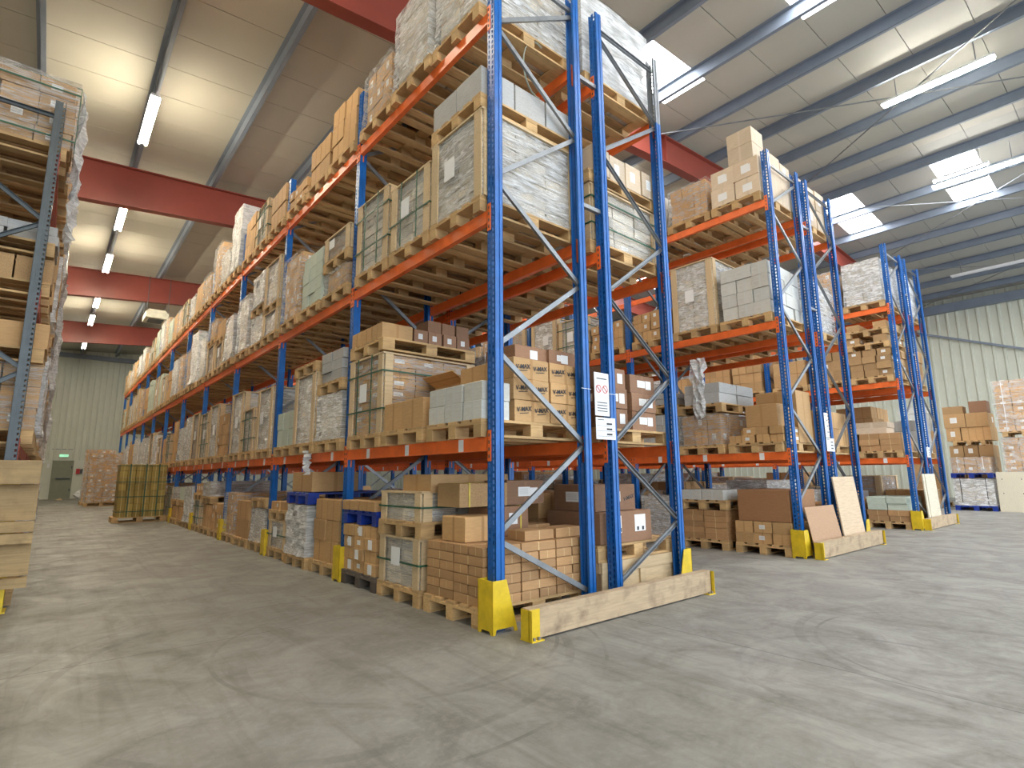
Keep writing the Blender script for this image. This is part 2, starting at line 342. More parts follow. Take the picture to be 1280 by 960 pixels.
O('arrow', MB().box(.02, -.05, .07, .15, -.046, .095).prism([(-.02, .083), (.04, .05), (.04, .116)], 'y', -.05, -.046).mesh('arrow', 'paper'), t)
t = thing('fire_alarm_box', 'red alarm box on the wall beside the far door', 'alarm', (-1.19, YB-.05, 1.45))
O('alarm_case', MB().box(-.09, -.06, 0, .09, .05, .3).mesh('case', 'alarm_red'), t); O('backing_plate', MB().box(.1, -.02, .02, .22, .05, .28).mesh('plate', 'grey_steel'), t)
t = thing('call_point', 'small pale switch box on the wall, other side of the far door', 'switch', (-2.58, YB-.03, 1.8))
O('switch_case', MB().box(-.05, -.04, 0, .06, .03, .22).mesh('c', 'white_plastic'), t)
tag(O('conduit', MB().box(-2.5, YB-.03, 2.86, -1.5, YB, 2.9).mesh('conduit', 'galvanised')), 'thin horizontal conduit on the wall above the exit sign', 'conduit')
# ---------------------------------------------------------------- lamps
def lamp(x, y, z, label, L=1.5, group=None, on=True, twin=True, glow=None):
    glow = glow or ('warm_glow' if x < 0 else 'lamp_glow')
    t = thing('tube_light', label, 'lamp', (x, y, z), group)
    O('housing', cached(('lh', L), lambda: MB().box(-.075, -L/2, 0, .075, L/2, .05).mesh('housing', 'white_plastic')), t)
    for s in ((-1, 1) if twin else (0,)):
        O('tube', cached(('lt', L, on, glow), lambda: tube_mesh(L, glow if on else 'white_plastic')), t, (s*.06, 0, -.018))
    for e in (-.35, .35): O('hanger', cached('hg', lambda: MB().box(-.008, -.008, .05, .008, .008, .6).mesh('hanger', 'galvanised')), t, (0, L*e, 0))
    return t
def tube_mesh(L, mat):
    m = MB(); n = 8; r = .019
    for i in range(n):
        a, b = 2*math.pi*i/n, 2*math.pi*(i+1)/n
        m.poly([(r*math.cos(a), -L/2+.02, r*math.sin(a)), (r*math.cos(a), L/2-.02, r*math.sin(a)), (r*math.cos(b), L/2-.02, r*math.sin(b)), (r*math.cos(b), -L/2+.02, r*math.sin(b))])
    return m.mesh('tube', mat)
for i, r in enumerate((1.733, 2.486, 3.086, 3.798, 4.293, 5.135)):
    lamp(-1.76, r*7.0-3.29, 8.12, 'twin tube light over the wide aisle, %s in line from the open end' % ORD[i], group='tube lights over the wide aisle', L=1.9)
for q, y in enumerate((3.4, -2.2, -8)): lamp(-1.78, y, 8.2, 'twin tube light over the aisle mouth, %s towards the open end' % ORD[q], group='tube lights over the open end')
for q, y in enumerate((-9, -4.5, 5, 10, 16, 22, 28)): lamp(4.1, y, 8.7, '%s twin tube light above the aisle between first and second blue racks' % ORD[q], group='tube lights above the second aisle')
lamp(10.6, -1.25, 9.05, 'long bright tube light under the grey purlins above the third rack', L=1.9)
for q, y in enumerate((-6, 6, 12, 20)): lamp(9.3, y, 8.95, '%s twin tube light above the aisle between second and third racks' % ORD[q], group='tube lights above the third aisle')
lamp(15.75, -1.05, 9.05, 'bright long tube light beside the roof daylight panels', L=2.0); lamp(15.35, -.75, 9.05, 'thin short tube light beside the long bright one', L=1.2, twin=False)
for q, y in enumerate((-7, 6, 14)): lamp(15.7, y, 9.0, '%s twin tube light above the open floor' % ORD[q], group='tube lights above the open floor')
lamp(23.5, .05, 8.6, 'unlit tube light hung near the ribbed side wall', L=2.2, on=False)
for q, y in enumerate((-8, 9)): lamp(22, y, 8.6, '%s lit tube light hung near the side wall' % ORD[q], group='tube lights near the side wall')
t = thing('heater_unit', 'beige square unit heater hanging from the roof behind the red rafters', 'heater', (-.05, 20.6, 7.0))
O('case', MB().box(-.36, -.5, 0, .36, .5, .22).prism([(-.36, .22), (.36, .22), (.26, .34), (-.26, .34)], 'y', -.4, .4).mesh('case', 'heater_case'), t)
for k in range(6): O('louvre', cached('louv', lambda: MB().box(-.24, -.02, -.03, .24, .02, 0).mesh('louvre', 'grey_steel')), t, (0, -.3+k*.12, 0))
for a in (-.33, .33):
    for b in (-.45, .45): O('hanging_rod', cached('hrod', lambda: MB().box(-.01, -.01, 0, .01, .01, 1.35).mesh('rod', 'grey_steel')), t, (a, b, .2))
# ---------------------------------------------------------------- racking
FD, UW, UD, P = 1.1, .10, .085, 2.704
LV = (1.423, 3.318, 5.213); BH = .11; RH = 6.0
def upright_mesh(H, mat, mat2='galvanised', split=None, flange_slots=False):
    """slotted channel: web at x=0 facing -x with two columns of real slots, flanges with a step and return lips"""
    m = MB(); t = .003; pitch = .05
    def mi(z): return 1 if split and z > split else 0
    for (a, b) in ((0, .018), (.036, .064), (.082, .1)):
        for z0, z1 in ((0, split or H), (split, H)) if split else ((0, H),): m.box(0, a, z0, t, b, z1, 0, None, mi(z0+.01))
    n = int(H/pitch)
    for j in range(n):
        for a, off in ((.018, 0), (.064, .025)):
            z = j*pitch+off; m.box(0, a, z-.009, t, a+.018, z+.009, 0, None, mi(z))
    for s, y0 in ((1, 0), (-1, .1)):
        def yy(v): return y0+s*v
        for z0, z1 in ((0, split or H), (split, H)) if split else ((0, H),):
            k = mi(z0+.01)
            def fb(x0, x1, ya, yb): m.box(x0, min(yy(ya), yy(yb)), z0, x1, max(yy(ya), yy(yb)), z1, 0, None, k)
            if flange_slots:
                fb(0, .007, 0, t); fb(.023, .03, 0, t)
                for j in range(int(H/pitch)): zz = j*pitch; m.box(.007, min(yy(0), yy(t)), zz, .023, max(yy(0), yy(t)), zz+.024, 0, None, 0)
            else: fb(0, .03, 0, t)
            if 1:
                fb(.03, .033, 0, .008); fb(.033, .052, .006, .009); fb(.052, .055, 0, .009); fb(.055, UD, 0, t); fb(UD-t, UD, 0, .02)
    return m.mesh('upright', mat, mat2)
def brace_mesh(p, q, mat='galvanised'):
    m = MB(); m.bar(p, q, .004, .042, (0, 0, 1)); P0, Q0 = Vector(p), Vector(q)
    d = (Q0-P0).normalized(); nrm = Vector((-d.z, 0, d.x))
    for s in (-.019, .019): m.bar(P0+nrm*s+Vector((0, .012, 0)), Q0+nrm*s+Vector((0, .012, 0)), .024, .004, nrm.cross(d) if 0 else (0, 0, 1))
    return m.mesh('brace', mat)
def frame_braces(H, flip=False):
    """node list of the zigzag between the two posts of a frame; x runs from the aisle post to the inner post"""
    o, i = .06, FD-.06
    pts = [(i, .13), (o, .66), (i, 1.39), (o, 2.14), (i, 2.88), (o, 3.63), (i, 4.40), (o, 5.12), (i, 5.78)]
    pts = [p for p in pts if p[1] < H-.15]
    return [((a[0], 0, a[1]+.02), (b[0], 0, b[1]-.02)) for a, b in zip(pts, pts[1:])], ((o, 0, H-.16), (i, 0, H-.16))
def conn_mesh(mat):
    def mk():
        m = MB(); m.box(-.006, 0, -.19, 0, .046, .05)
        for k in range(4): m.box(-.008, .014, -.165+k*.055, -.006, .028, -.14+k*.055, 0, None, 1)
        m.box(-.006, .040, -.19, .05, .046, .05); return m.mesh('connector', mat, 'dark_wood')
    return cached(('conn', mat), mk)
def rack(name, label, X, nb, double, levels, colour='blue_steel', beam='orange_steel', Y0=0, H=RH, fronts=12, xdir=1, d_split=None, rear_nb=None, detail=2, labels=True, depth2=True):
    root = thing(name, label, 'pallet rack', (X, Y0, 0))
    um = upright_mesh(H, colour)
    brs, top = frame_braces(H)
    bms = [cached(('br', i, H, colour), lambda a=a, b=b: brace_mesh(a, b)) for i, (a, b) in enumerate(brs)]
    tm = cached(('brt', H, colour), lambda: brace_mesh(*top))
    allb = cached(('brall', H), lambda: join_bars(brs+[top]))
    foot = cached('foot', lambda: MB().box(-.02, -.03, 0, .12, .13, .008).mesh('footplate', 'galvanised'))
    tiers = [(0, 1)] + ([(2*FD+.274, -1)] if double else [])
    for k in range(nb+1):
        y = k*P
        for ti, (x0, s) in enumerate(tiers):
            if ti and rear_nb is not None and k > rear_nb: continue
            for j in (0, 1):      # aisle post, inner post
                xx = x0+s*(0 if j == 0 else FD); face = s if j == 0 else -s
                mm = um
                if d_split and k == 0 and ti == 1 and j == 0: mm = upright_mesh(H, colour, 'galvanised', d_split)
                o = O('upright', mm, root, (xx, y+(0 if face > 0 else UW), 0), 0 if face > 0 else math.pi)
                O('footplate', foot, o, (0, 0, 0))
            ang = 0 if s > 0 else math.pi
            if k < detail:
                for b in bms+[tm]: O('brace', b, root, (x0, y+.05, 0), ang)
            else: O('bracing', allb, root, (x0, y+.05, 0), ang)
        if double and k < (rear_nb if rear_nb is not None else nb)+1:
            for z in (3.72, 5.12): O('spacer', cached('spc', lambda: MB().box(0, -.02, -.02, .274, .02, .02).mesh('spacer', 'galvanised')), root, (FD, y+.05, z))
    for k in range(nb):
        y = k*P+UW
        for ti, (x0, s) in enumerate(tiers):
            if ti and rear_nb is not None and k >= rear_nb: continue
            for li, z in enumerate(levels):
                for j in (0, 1):
                    xx = x0+s*(0 if j == 0 else FD-.05)
                    if s < 0: xx -= .05
                    b = O('beam', cached(('bm', beam), lambda: beam_mesh(beam)), root, (xx, y, z))
                    out = -1 if (j == 0) == (s > 0) else 1
                    for e in (0, 1):
                        c = O('connector', conn_mesh(beam), b, (0 if out < 0 else .05, P-UW+.048 if e else -.048, 0))
                        c.scale = (1 if out < 0 else -1, -1 if e else 1, 1)
                        if 0: pass
                    if li == 0 and j == 0 and s > 0 and labels:
                        for q in (.36, 1.26, 2.09): O('location_label', cached('loclab', lambda: MB().box(-.002, -.035, -.105, 0, .035, -.006).mesh('location_label', 'paper')), b, (0, q, 0))
    return root
def beam_mesh(mat):
    L = P-UW; m = MB(); m.box(0, 0, -BH, .05, L, 0); m.box(.008, .0, .0, .05, L, .0015); return m.mesh('beam', mat)
def join_bars(prs):
    m = MB()
    for p, q in prs: m.bar(p, q, .024, .042, (0, 0, 1))
    return m.mesh('bracing', 'galvanised')
X1, X2, X3 = 0.0, 5.269, 10.68
rack('pallet_rack', 'long blue and orange double pallet rack standing closest, running to the far wall', X1, 11, True, LV, d_split=5.15)
rack('pallet_rack', 'second blue and orange double rack, behind the cardboard and plywood sheets', X2, 11, True, LV, rear_nb=4)
LV3 = (1.423, 3.0, 4.62)
rack('pallet_rack', 'third blue and orange double rack beside the open floor with piled cartons', X3, 5, True, LV3, rear_nb=3)
LVL = (1.45, 2.9, 4.35)
LX, LY = -2.83, 3.5
# the grey rack: its aisle posts face +x, so the frame runs to -x
def grey_rack():
    root = thing('pallet_rack', 'grey pallet rack with red beams, at the edge across the wide aisle', 'pallet rack', (LX, LY, 0))
    H = 4.93; um = upright_mesh(H, 'grey_steel', flange_slots=True); prs, top = frame_braces(H)
    for k in range(11):
        for x, f in ((0, -1), (-FD, 1), (-FD-.27, -1), (-2*FD-.27, 1)):
            o = O('upright', um, root, (x, k*P+(0 if f > 0 else UW), 0), 0 if f > 0 else math.pi)
        for x in (0, -FD-.27):
            if k < 2:
                for i, (a, b) in enumerate(prs+[top]): O('brace', cached(('gbr', i), lambda: brace_mesh(a, b, 'grey_steel')), root, (x, k*P+.05, 0), math.pi)
            else: O('bracing', cached('gall', lambda: join_bars(prs+[top])), root, (x, k*P+.05, 0), math.pi)
    for k in range(10):
        for z in LVL:
            for x, e in ((-.05, 1), (-FD, 0), (-FD-.32, 0)):
                b = O('beam', cached(('bm', 'red_beam'), lambda: beam_mesh('red_beam')), root, (x, k*P+UW, z))
                if e:
                    for q in (0, 1):
                        c = O('connector', conn_mesh('red_beam'), b, (.05, P-UW+.048 if q else -.048, 0)); c.scale = (-1, -1 if q else 1, 1)
grey_rack()
# ---------------------------------------------------------------- yellow post guards and end barriers
def guard_mesh():
    m = MB(); t = .006; H = .37
    m.prism([(-.056, 0), (-.03, 0), (-.015, .025), (.075, .025), (.09, 0), (.121, 0), (.121, H), (-.056, H)], 'x', -.075, -.069)
    for y in (-.056, .115):
        m.prism([(-.075, .0), (-.05, 0), (-.04, .035), (.12, .035), (.13, 0), (.16, 0), (.055, H), (-.075, H)], 'y', y, y+t)
    return m.mesh('guard', 'yellow_steel')
gm = guard_mesh()
def guard(x, y, label, flip=False, group=None):
    o = tag(O('post_guard', gm, None, (x, y+(UW if flip else 0), 0), math.pi if flip else 0), label, 'post guard', group); return o
for k in range(0, 9):
    guard(X1, k*P, ('yellow steel guard bolted at the corner post beside the timber barrier' if k == 0 else 'yellow steel guard at the %s blue aisle post from the timber barrier' % ORD[k]), group='yellow guards along the wide aisle')
guard(X1+2*FD+.274, 0, 'yellow guard behind the far end of the longest timber barrier', True)
guard(X2, 0, 'yellow guard at the corner post beside the leaning cardboard sheet'); guard(X2+2*FD+.274, 0, 'thin yellow guard seen behind the leaning plywood sheet', True)
guard(X3, 0, 'yellow guard at the corner post of the third blue rack')
for k in (1, 2, 3): guard(X2, k*P, 'yellow guard at the %s aisle post of the second rack' % ORD[k])
guard(X3, P, 'yellow guard at the second aisle post of the third rack')
def barrier(x0, x1, y, h, label, mat='plank_wood', yellow_end=True):
    t = thing('end_barrier', label, 'barrier', (x0, y, 0)); L = x1-x0
    m = MB(); m.box(.0, 0, .012, L, .075, h); m.mi = [0]*6
    O('timber_plank', m.mesh('timber_plank', mat), t)
    for e, xx in enumerate((-.008, L+.002)):
        O('end_bracket', MB().box(xx, -.035, .008, xx+.006, .08, h-.005).box(xx if e == 0 else xx-.10, -.04, 0, xx+.11 if e == 0 else xx+.006, .09, .008).box(xx, -.007, .008, xx+(.10 if e == 0 else .006), -.001, h-.005).mesh('end_bracket', 'yellow_steel'), t)
        for q in (.03, .075): O('bolt', cached('bolt', lambda: MB().box(-.008, -.008, 0, .008, .008, .018).mesh('bolt', 'galvanised')), t, (xx+(q if e == 0 else -q), -.022, .008))
    return t
barrier(.03, 2.36, -.33, .21, 'long stained timber barrier plank with yellow end brackets before the closest rack')
barrier(5.27, 7.70, -.22, .22, 'timber barrier plank with a yellow end, holding the leaning cardboard and plywood')
barrier(10.72, 12.9, -.14, .22, 'timber barrier plank with a yellow end, below the leaning white boards')
def lean(name, x0, x1, y, h, tilt, mat, label, t=.012, dx=0, z=.012):
    o = O(name, MB().box(0, 0, 0, x1-x0, t, h, 0).mesh(name, mat), None, (x0, y, z)); o.rotation_euler = (-tilt, dx, 0); return tag(o, label, 'board')
lean('cardboard_sheet', 5.36, 6.36, -.135, .66, .17, 'kraft_plain', 'brown cardboard sheet leaning on the second rack behind its barrier', .01)
lean('plywood_sheet', 6.42, 7.28, -.135, 1.06, .10, 'plywood', 'tall pale plywood sheet leaning on the second rack', .018)
lean('white_board', 11.35, 12.1, -.055, 1.08, .03, 'white_board', 'tall white board leaning on the third rack behind its barrier', .015)
lean('white_board', 11.18, 11.30, -.055, 1.08, .03, 'white_board', 'narrow white board beside the tall white one on third rack', .02)
# old timber barrier on yellow posts before the grey rack
t = thing('end_barrier', 'thick worn timber boards stacked on yellow posts before the grey rack', 'barrier', (0, 0, 0))
for z0, z1, y0, dx in ((.205, .285, 3.2, 0), (.29, .57, 3.34, .0), (.575, .66, 3.2, 0), (.67, .76, 3.24, 0), (.765, 1.08, 3.34, 0), (1.085, 1.29, 3.19, 0)):
    O('timber_board', MB().box(-5.2, y0, z0, -2.645+dx, y0+.1, z1).mesh('timber_board', 'old_board'), t)
for x in (-2.92, -4.9): O('yellow_post', MB().box(x, 3.435, 0, x+.14, 3.475, 1.2).box(x-.02, 3.24, 0, x+.16, 3.475, .01).box(x, 3.24, .01, x+.14, 3.44, .2).mesh('yellow_post', 'yellow_steel'), t)
for k in (1, 2, 3, 4, 5): guard(LX, LY+k*P, 'yellow guard at the %s aisle post of the grey rack' % ORD[k], True, 'yellow guards of the grey rack')
#@@LOADS
# ---------------------------------------------------------------- pallets
def far_pallet(mat='pallet_wood'):
    def mk():
        m = MB()
        for y in (-.35, 0, .35): m.box(-.6, y-.05, 0, .6, y+.05, .022)
        for x in (-.53, 0, .53):
            for y in (-.35, 0, .35): m.box(x-.07, y-.05, .022, x+.07, y+.05, .10)
            m.box(x-.07, -.4, .10, x+.07, .4, .122)
        for y in (-.335, -.18, 0, .18, .335): m.box(-.6, y-.06, .122, .6, y+.06, .144)
        return m.mesh('pallet', mat)
    return cached(('farp', mat), mk)
def pallet(x, y, z, label, near=0, rz=0, mat='pallet_wood', group=None, name='wooden_pallet'):
    rz += R.uniform(-.012, .012)
    if not near:
        return tag(O(name, far_pallet(mat), None, (x, y, z), rz), label, 'pallet', group)
    t = thing(name, label, 'pallet', (x, y, z), group, rz)
    bb = boxmesh('board', 1.2, .10, .022, mat, .003); bl = [boxmesh('block', .14, .10, .078, mat, .003), boxmesh('block', .14, .10, .0781, mat, .003)]
    sb = boxmesh('board', .14, .8, .022, mat, .003); db = boxmesh('board', 1.2, .125, .022, mat, .003); dn = boxmesh('board', 1.2, .10, .022, mat, .003)
    for yy in (-.35, 0, .35):
        O('bottom_board', bb, t, (0, yy, 0))
        for xx in (-.53, 0, .53): O('block', bl[0], t, (xx, yy, .022))
    for xx in (-.53, 0, .53): O('stringer_board', sb, t, (xx, 0, .1))
    for yy in (-.335, -.18, 0, .18, .335): O('deck_board', db if abs(yy) != .18 else dn, t, (0, yy+R.uniform(-.006, .006), .122))
    return t
# ---------------------------------------------------------------- stretch film, straps, posts
def film_shell(seed, mat, amp):
    def mk():
        rr = random.Random(seed); n = 7; nz = 9; m = MB(); ring = []
        for j in range(nz+1):
            row = []
            for s in range(4):
                for i in range(n):
                    a = i/n; p = [(-.5+a, -.5), (.5, -.5+a), (.5-a, .5), (-.5, .5-a)][s]
                    k = 1+rr.uniform(0, amp)+(amp*.9 if j in (0,) else 0)
                    row.append(len(m.v)); m.v.append((p[0]*k, p[1]*k, j/nz if 0 < j < nz else j/nz+(.008 if j else 0)))
            ring.append(row)
        c = 4*n
        for j in range(nz):
            for i in range(c): m.f.append((ring[j][i], ring[j][(i+1) % c], ring[j+1][(i+1) % c], ring[j+1][i])); m.uv += [(0, 0)]*4; m.r.append(0); m.mi.append(0)
        ct = len(m.v); m.v.append((0, 0, 1.012))
        for i in range(c): m.f.append((ring[nz][i], ring[nz][(i+1) % c], ct)); m.uv += [(0, 0)]*3; m.r.append(0); m.mi.append(0)
        return m.mesh('stretch_film', mat)
    return cached(('film', seed, mat, amp), mk)
def add_film(t, w, d, h, z=0, mat='film', amp=.03):
    o = O('stretch_film', film_shell(R.randrange(5), mat, amp), t, (0, 0, z)); o.scale = (d+.02, w+.02, h); return o
def add_straps(t, w, d, h, mat='green_strap', hz=(.35, .8), vy=(-.2, .2), z=0):
    t1 = .003; b = .008
    for q in hz:
        m = MB(); zz = z+h*q
        for s in (-1, 1): m.box(-d/2-t1-.012, s*(w/2+.012)-t1, zz-b, d/2+t1+.012, s*(w/2+.012)+t1, zz+b); m.box(s*(d/2+.012)-t1, -w/2-.012, zz-b, s*(d/2+.012)+t1, w/2+.012, zz+b)
        O('strap', m.mesh('strap', mat), t)
    for q in vy:
        m = MB(); yy = w*q
        m.box(-d/2-.014-t1, yy-b, z, -d/2-.014+t1, yy+b, z+h+.01); m.box(d/2+.014-t1, yy-b, z, d/2+.014+t1, yy+b, z+h+.01); m.box(-d/2-.014, yy-b, z+h+.008, d/2+.014, yy+b, z+h+.014)
        O('strap', m.mesh('strap', mat), t)
def layers(t, w, d, h, nw, nd, nh, mat, near=0, jit=.006, name='carton'):
    cw, cd, ch = w/nw, d/nd, h/nh
    if near:
        for k in range(nh):
            for j in range(nw):
                for i in range(nd):
                    if nw > 2 and nd > 2 and 0 < j < nw-1 and 0 < i < nd-1 and k < nh-1: continue
                    O(name, boxmesh(name, cd-.010, cw-.010, ch-.005, mat, .004), t, (-d/2+cd*(i+.5)+R.uniform(-jit, jit), -w/2+cw*(j+.5)+R.uniform(-jit, jit), ch*k), R.uniform(-.01, .01))
    else:
        def mk():
            m = MB()
            for k in range(nh):
                for j in range(nw):
                    for i in range(nd):
                        a, b = R.uniform(-jit, jit), R.uniform(-jit, jit)
                        m.box(-d/2+cd*i+.004+a, -w/2+cw*j+.004+b, ch*k, -d/2+cd*(i+1)-.004+a, -w/2+cw*(j+1)-.004+b, ch*(k+1)-.005)
            return m.mesh('cartons', mat)
        O('cartons', cached(('lay', round(w, 1), round(d, 1), round(h, 2), nw, nd, nh, mat, R.randrange(2)), mk), t, kind='stuff')
def posts(t, w, d, h, mat='pale_wood', top=True):
    pm_ = boxmesh('post', .09, .018, h, mat, .002); pn = boxmesh('post', .018, .10, h, mat, .002)
    for sx in (-1, 1):
        for sy in (-1, 1):
            O('corner_post', pn, t, (sx*(d/2+.010), sy*(w/2-.05), 0)); O('corner_post', pm_, t, (sx*(d/2-.05), sy*(w/2+.010), 0))
    if top: O('top_frame', cached(('tf', round(w, 2), round(d, 2), mat), lambda: MB().box(-d/2-.02, -w/2-.02, 0, d/2+.02, -w/2+.06, .018).box(-d/2-.02, w/2-.06, 0, d/2+.02, w/2+.02, .018).box(-d/2-.02, -w/2+.06, 0, -d/2+.06, w/2-.06, .018).box(d/2-.06, -w/2+.06, 0, d/2+.02, w/2-.06, .018).mesh('top_frame', mat)), t, (0, 0, h))
def doc(t, w, d, h, side=-1, sz=(.16, .2), y=None, z=None):
    ph = min(sz[1], h*.4); O('paper_label', boxmesh('paper_label', .003, sz[0], round(ph, 2), 'paper', .001), t, (side*(d/2+.03), R.uniform(-.12, .12) if y is None else y, h*.42 if z is None else z))
LOOK = {'crate': 'green-strapped carton block with posts', 'film': 'cloudy film-wrapped grey block', 'kfilm': 'brown cartons under shiny film', 'kraft': 'stacked kraft cartons',
        'white': 'stacked white cartons', 'mint': 'stacked mint-white cartons', 'tall': 'tall milky film-wrapped block', 'fcrate': 'film-wrapped block with corner posts', 'cream': 'stacked cream cartons',
        'grey': 'low stack of grey-white cartons', 'low': 'low row of brown cartons', 'brown': 'dark brown carton stack', 'olive': 'speckled brown carton stack', 'wood': 'brown layered block with posts'}
def load(kind, x, y, z, h, where, near=0, w=.78, d=1.16, look=None, group=None, rz=0, mat=None, nl=None):
    """everything strapped or wrapped to one pallet moves as one: a unit load"""
    look = look or LOOK[kind]
    t = thing('palletised_load', look+', '+where, 'palletised cartons', (x, y, z), group, rz+R.uniform(-.02, .02))
    w -= R.uniform(.01, .05); d -= R.uniform(0, .03)
    if kind in ('film', 'tall', 'kfilm'): w -= .05
    nh = max(2, round(h/.13))
    if kind in ('crate', 'fcrate', 'wood'):
        layers(t, w-.03, d-.03, h, 2, 3, nl or max(2, round(h/.11)), mat or {'crate': 'stone_layer', 'fcrate': 'stone_layer', 'wood': 'brown_layer'}[kind], near > 1)
        posts(t, w, d, h)
        if kind == 'crate': add_straps(t, w+.03, d+.03, h, hz=(.5,) if h < .5 else (.4,) if h < .9 and R.random() < .5 else (.3, .78), vy=() if h < .5 else (-.2, .2))
        add_film(t, w-.02, d-.02, h*.985, 0, 'film' if kind == 'fcrate' else 'clear_film', .012)
        if R.random() < .6: doc(t, w, d, h)
    elif kind == 'film': layers(t, w-.04, d-.04, h, 2, 3, nh, 'stone_layer', near > 1); add_film(t, w, d, h, 0, 'film', .03)
    elif kind == 'tall': layers(t, w-.06, d-.06, h, 2, 3, nh, 'white_box'); add_film(t, w, d, h, 0, 'white_film', .05)
    elif kind == 'kfilm': layers(t, w-.04, d-.04, h, 3, 4, max(2, round(h/.2)), 'kraft_label', near > 1); add_film(t, w, d, h, 0, 'clear_film', .03)
    elif kind == 'kraft': layers(t, w, d, h, 2, 3, max(1, round(h/.26)), 'kraft', near > 0, .012)
    elif kind == 'cream': layers(t, w, d, h, 2, 3, max(1, round(h/.3)), 'cream_box', near > 0, .012)
    elif kind == 'white': layers(t, w, d, h, 3, 4, max(1, round(h/.2)), 'white_box', near > 0, .01)
    elif kind == 'mint': layers(t, w, d, h, 3, 4, max(1, round(h/.2)), 'mint_box', near > 0, .01)
    elif kind == 'grey': layers(t, w-.1, d, h, 2, 3, max(1, round(h/.13)), 'grey_box', near > 0, .012)
    elif kind == 'low': layers(t, w, d, h, 4, 4, max(1, round(h/.18)), 'kraft_label', near > 0, .012)
    elif kind == 'brown': layers(t, w, d, h, 2, 3, max(1, round(h/.2)), 'kraft_dark', near > 0, .012)
    elif kind == 'olive': layers(t, w, d, h, 3, 4, max(1, round(h/.2)), 'kraft_print', near > 0, .015)
    return t
LEVEL = {0: 'floor', 1: 'first beams', 2: 'second beams', 3: 'top beams'}
SLOT = ('near side', 'middle', 'far side')
YS = (.53, 1.385, 2.24)
UNSEEN = set()
UNSEEN = {(r, c//100, c//10 % 10, c % 10) for r, cs in {'grey rack': [1, 100, 101, 102, 200, 201, 202, 502], 'middle rack': [600, 601, 602, 702, 800, 801, 802, 900, 901, 902, 1000, 1001, 1002], 'middle rack rear half': [32, 100, 102, 110, 111, 112, 130, 131, 132, 210, 211, 212, 220, 221, 222, 230, 231, 232], 'second rack': [111, 112, 211, 212, 230, 231, 232, 310, 311, 312, 330, 331, 332], 'second rack rear half': [210, 211, 212, 220, 222], 'third rack': [32, 110, 111, 112, 130, 131, 132, 200, 201, 202, 210, 211, 212, 232], 'third rack rear half': [12, 110, 111, 112, 121, 122, 202, 210, 211, 212, 221, 222]}.items() for c in cs}
def slot_load(row, side, X, k, li, s, spec, levels, near):
    """spec: list of (kind, height) piled upward, each on its own pallet"""
    if (row, k, li, s) in UNSEEN: return            # nothing of it shows from the open end
    z = 0 if li == 0 else levels[li-1]+.002
    y = k*P+YS[s]+R.uniform(-.02, .02); x = X+R.uniform(-.02, .02)
    place = '%s, %s bay, %s, %s' % (LEVEL[li], ORD[k], SLOT[s], row)
    for n, (kind, h) in enumerate(spec):
        tier = '' if len(spec) == 1 else ('lower tier, ' if n == 0 else 'upper tier, ')
        pm_ = {'B': 'blue_plastic', 'K': 'dark_wood'}.get(kind[:1], 'pallet_wood')
        if kind[:1] in ('B', 'K'): kind = kind[1:]
        pallet(x, y, z, '%s pallet, %s%s' % ({'blue_plastic': 'blue plastic', 'dark_wood': 'dark stained'}.get(pm_, 'wooden'), tier, place), near, 0, pm_, name='plastic_pallet' if pm_ == 'blue_plastic' else 'wooden_pallet')
        z += .145
        if kind: load(kind, x, y, z, h, tier+place, near); z += h+.02
# tall rack beside the wide aisle, aisle side. bay -> level -> three slots from the near post
A = 'middle rack'
ROW1 = {
 0: {2: [None, [('crate', .70)], [('crate', .84)]], 3: [[('film', 1.15)], [('film', .95)], [('kfilm', .70)]]},
 1: {0: [[('kraft', .72)], [('tall', .62), ('B', 0)], [('crate', .36), ('low', .12)]],
     1: [[('film', .56), ('grey', .38)], [('fcrate', .90), ('', 0)], [('mint', .5)]],
     2: [[('kfilm', .30), ('wood', .3)], [('mint', .78)], [('kfilm', 1.0)]], 3: [[('kraft', .80)], [('kraft', .62)], [('low', .3)]]},
 2: {0: [[('film', .5), ('', 0)], [('kraft', .6)], [('kfilm', .72)]], 1: [[('fcrate', .95)], [('crate', .7)], [('fcrate', 1.08)]],
     2: [[('fcrate', .35), ('fcrate', .72)], [('film', .5), ('tall', .6)], [('film', 1.05)]], 3: [[('kraft', .62)], [('crate', .7)], [('kraft', .8)]]},
 3: {0: [[('low', .5)], [('kraft', .45), ('film', .3)], [('crate', .5), ('low', .2)]], 1: [[('low', .8)], [('fcrate', 1.05)], [('crate', .95)]],
     2: [[('film', .9)], [('wood', .5), ('kraft', .35)], [('wood', .6), ('kfilm', .45)]], 3: [[('tall', 1.35)], [('film', .7)], [('kfilm', 1.15)]]},
 4: {3: [[('kfilm', .7)], [('kraft', .7)], [('film', .6)]], 2: [[('film', 1.0)], [('tall', 1.3)], [('kfilm', 1.0)]]},
}
pick = ['film', 'crate', 'fcrate', 'kfilm', 'tall', 'kraft', 'film', 'wood', 'mint', 'kraft']
for k in range(11):
    for li in range(4):
        if k == 0 and li < 2: continue
        for s in range(3):
            R.seed('m%d%d%d' % (k, li, s)); sp = ROW1.get(k, {}).get(li)
            if sp is None:
                h = {0: R.uniform(.45, .85), 1: R.uniform(.7, 1.15), 2: R.uniform(.8, 1.35), 3: R.uniform(.6, 1.1)}[li]
                spec = [(pick[R.randrange(10)], h)]
                if li == 0 and h < .6: spec = [(spec[0][0], .3), (pick[R.randrange(10)], .3)]
            else: spec = sp[s]
            if spec: slot_load(A, 0, X1+.55, k, li, s, spec, LV, 2 if k == 0 else (1 if k == 1 else 0))
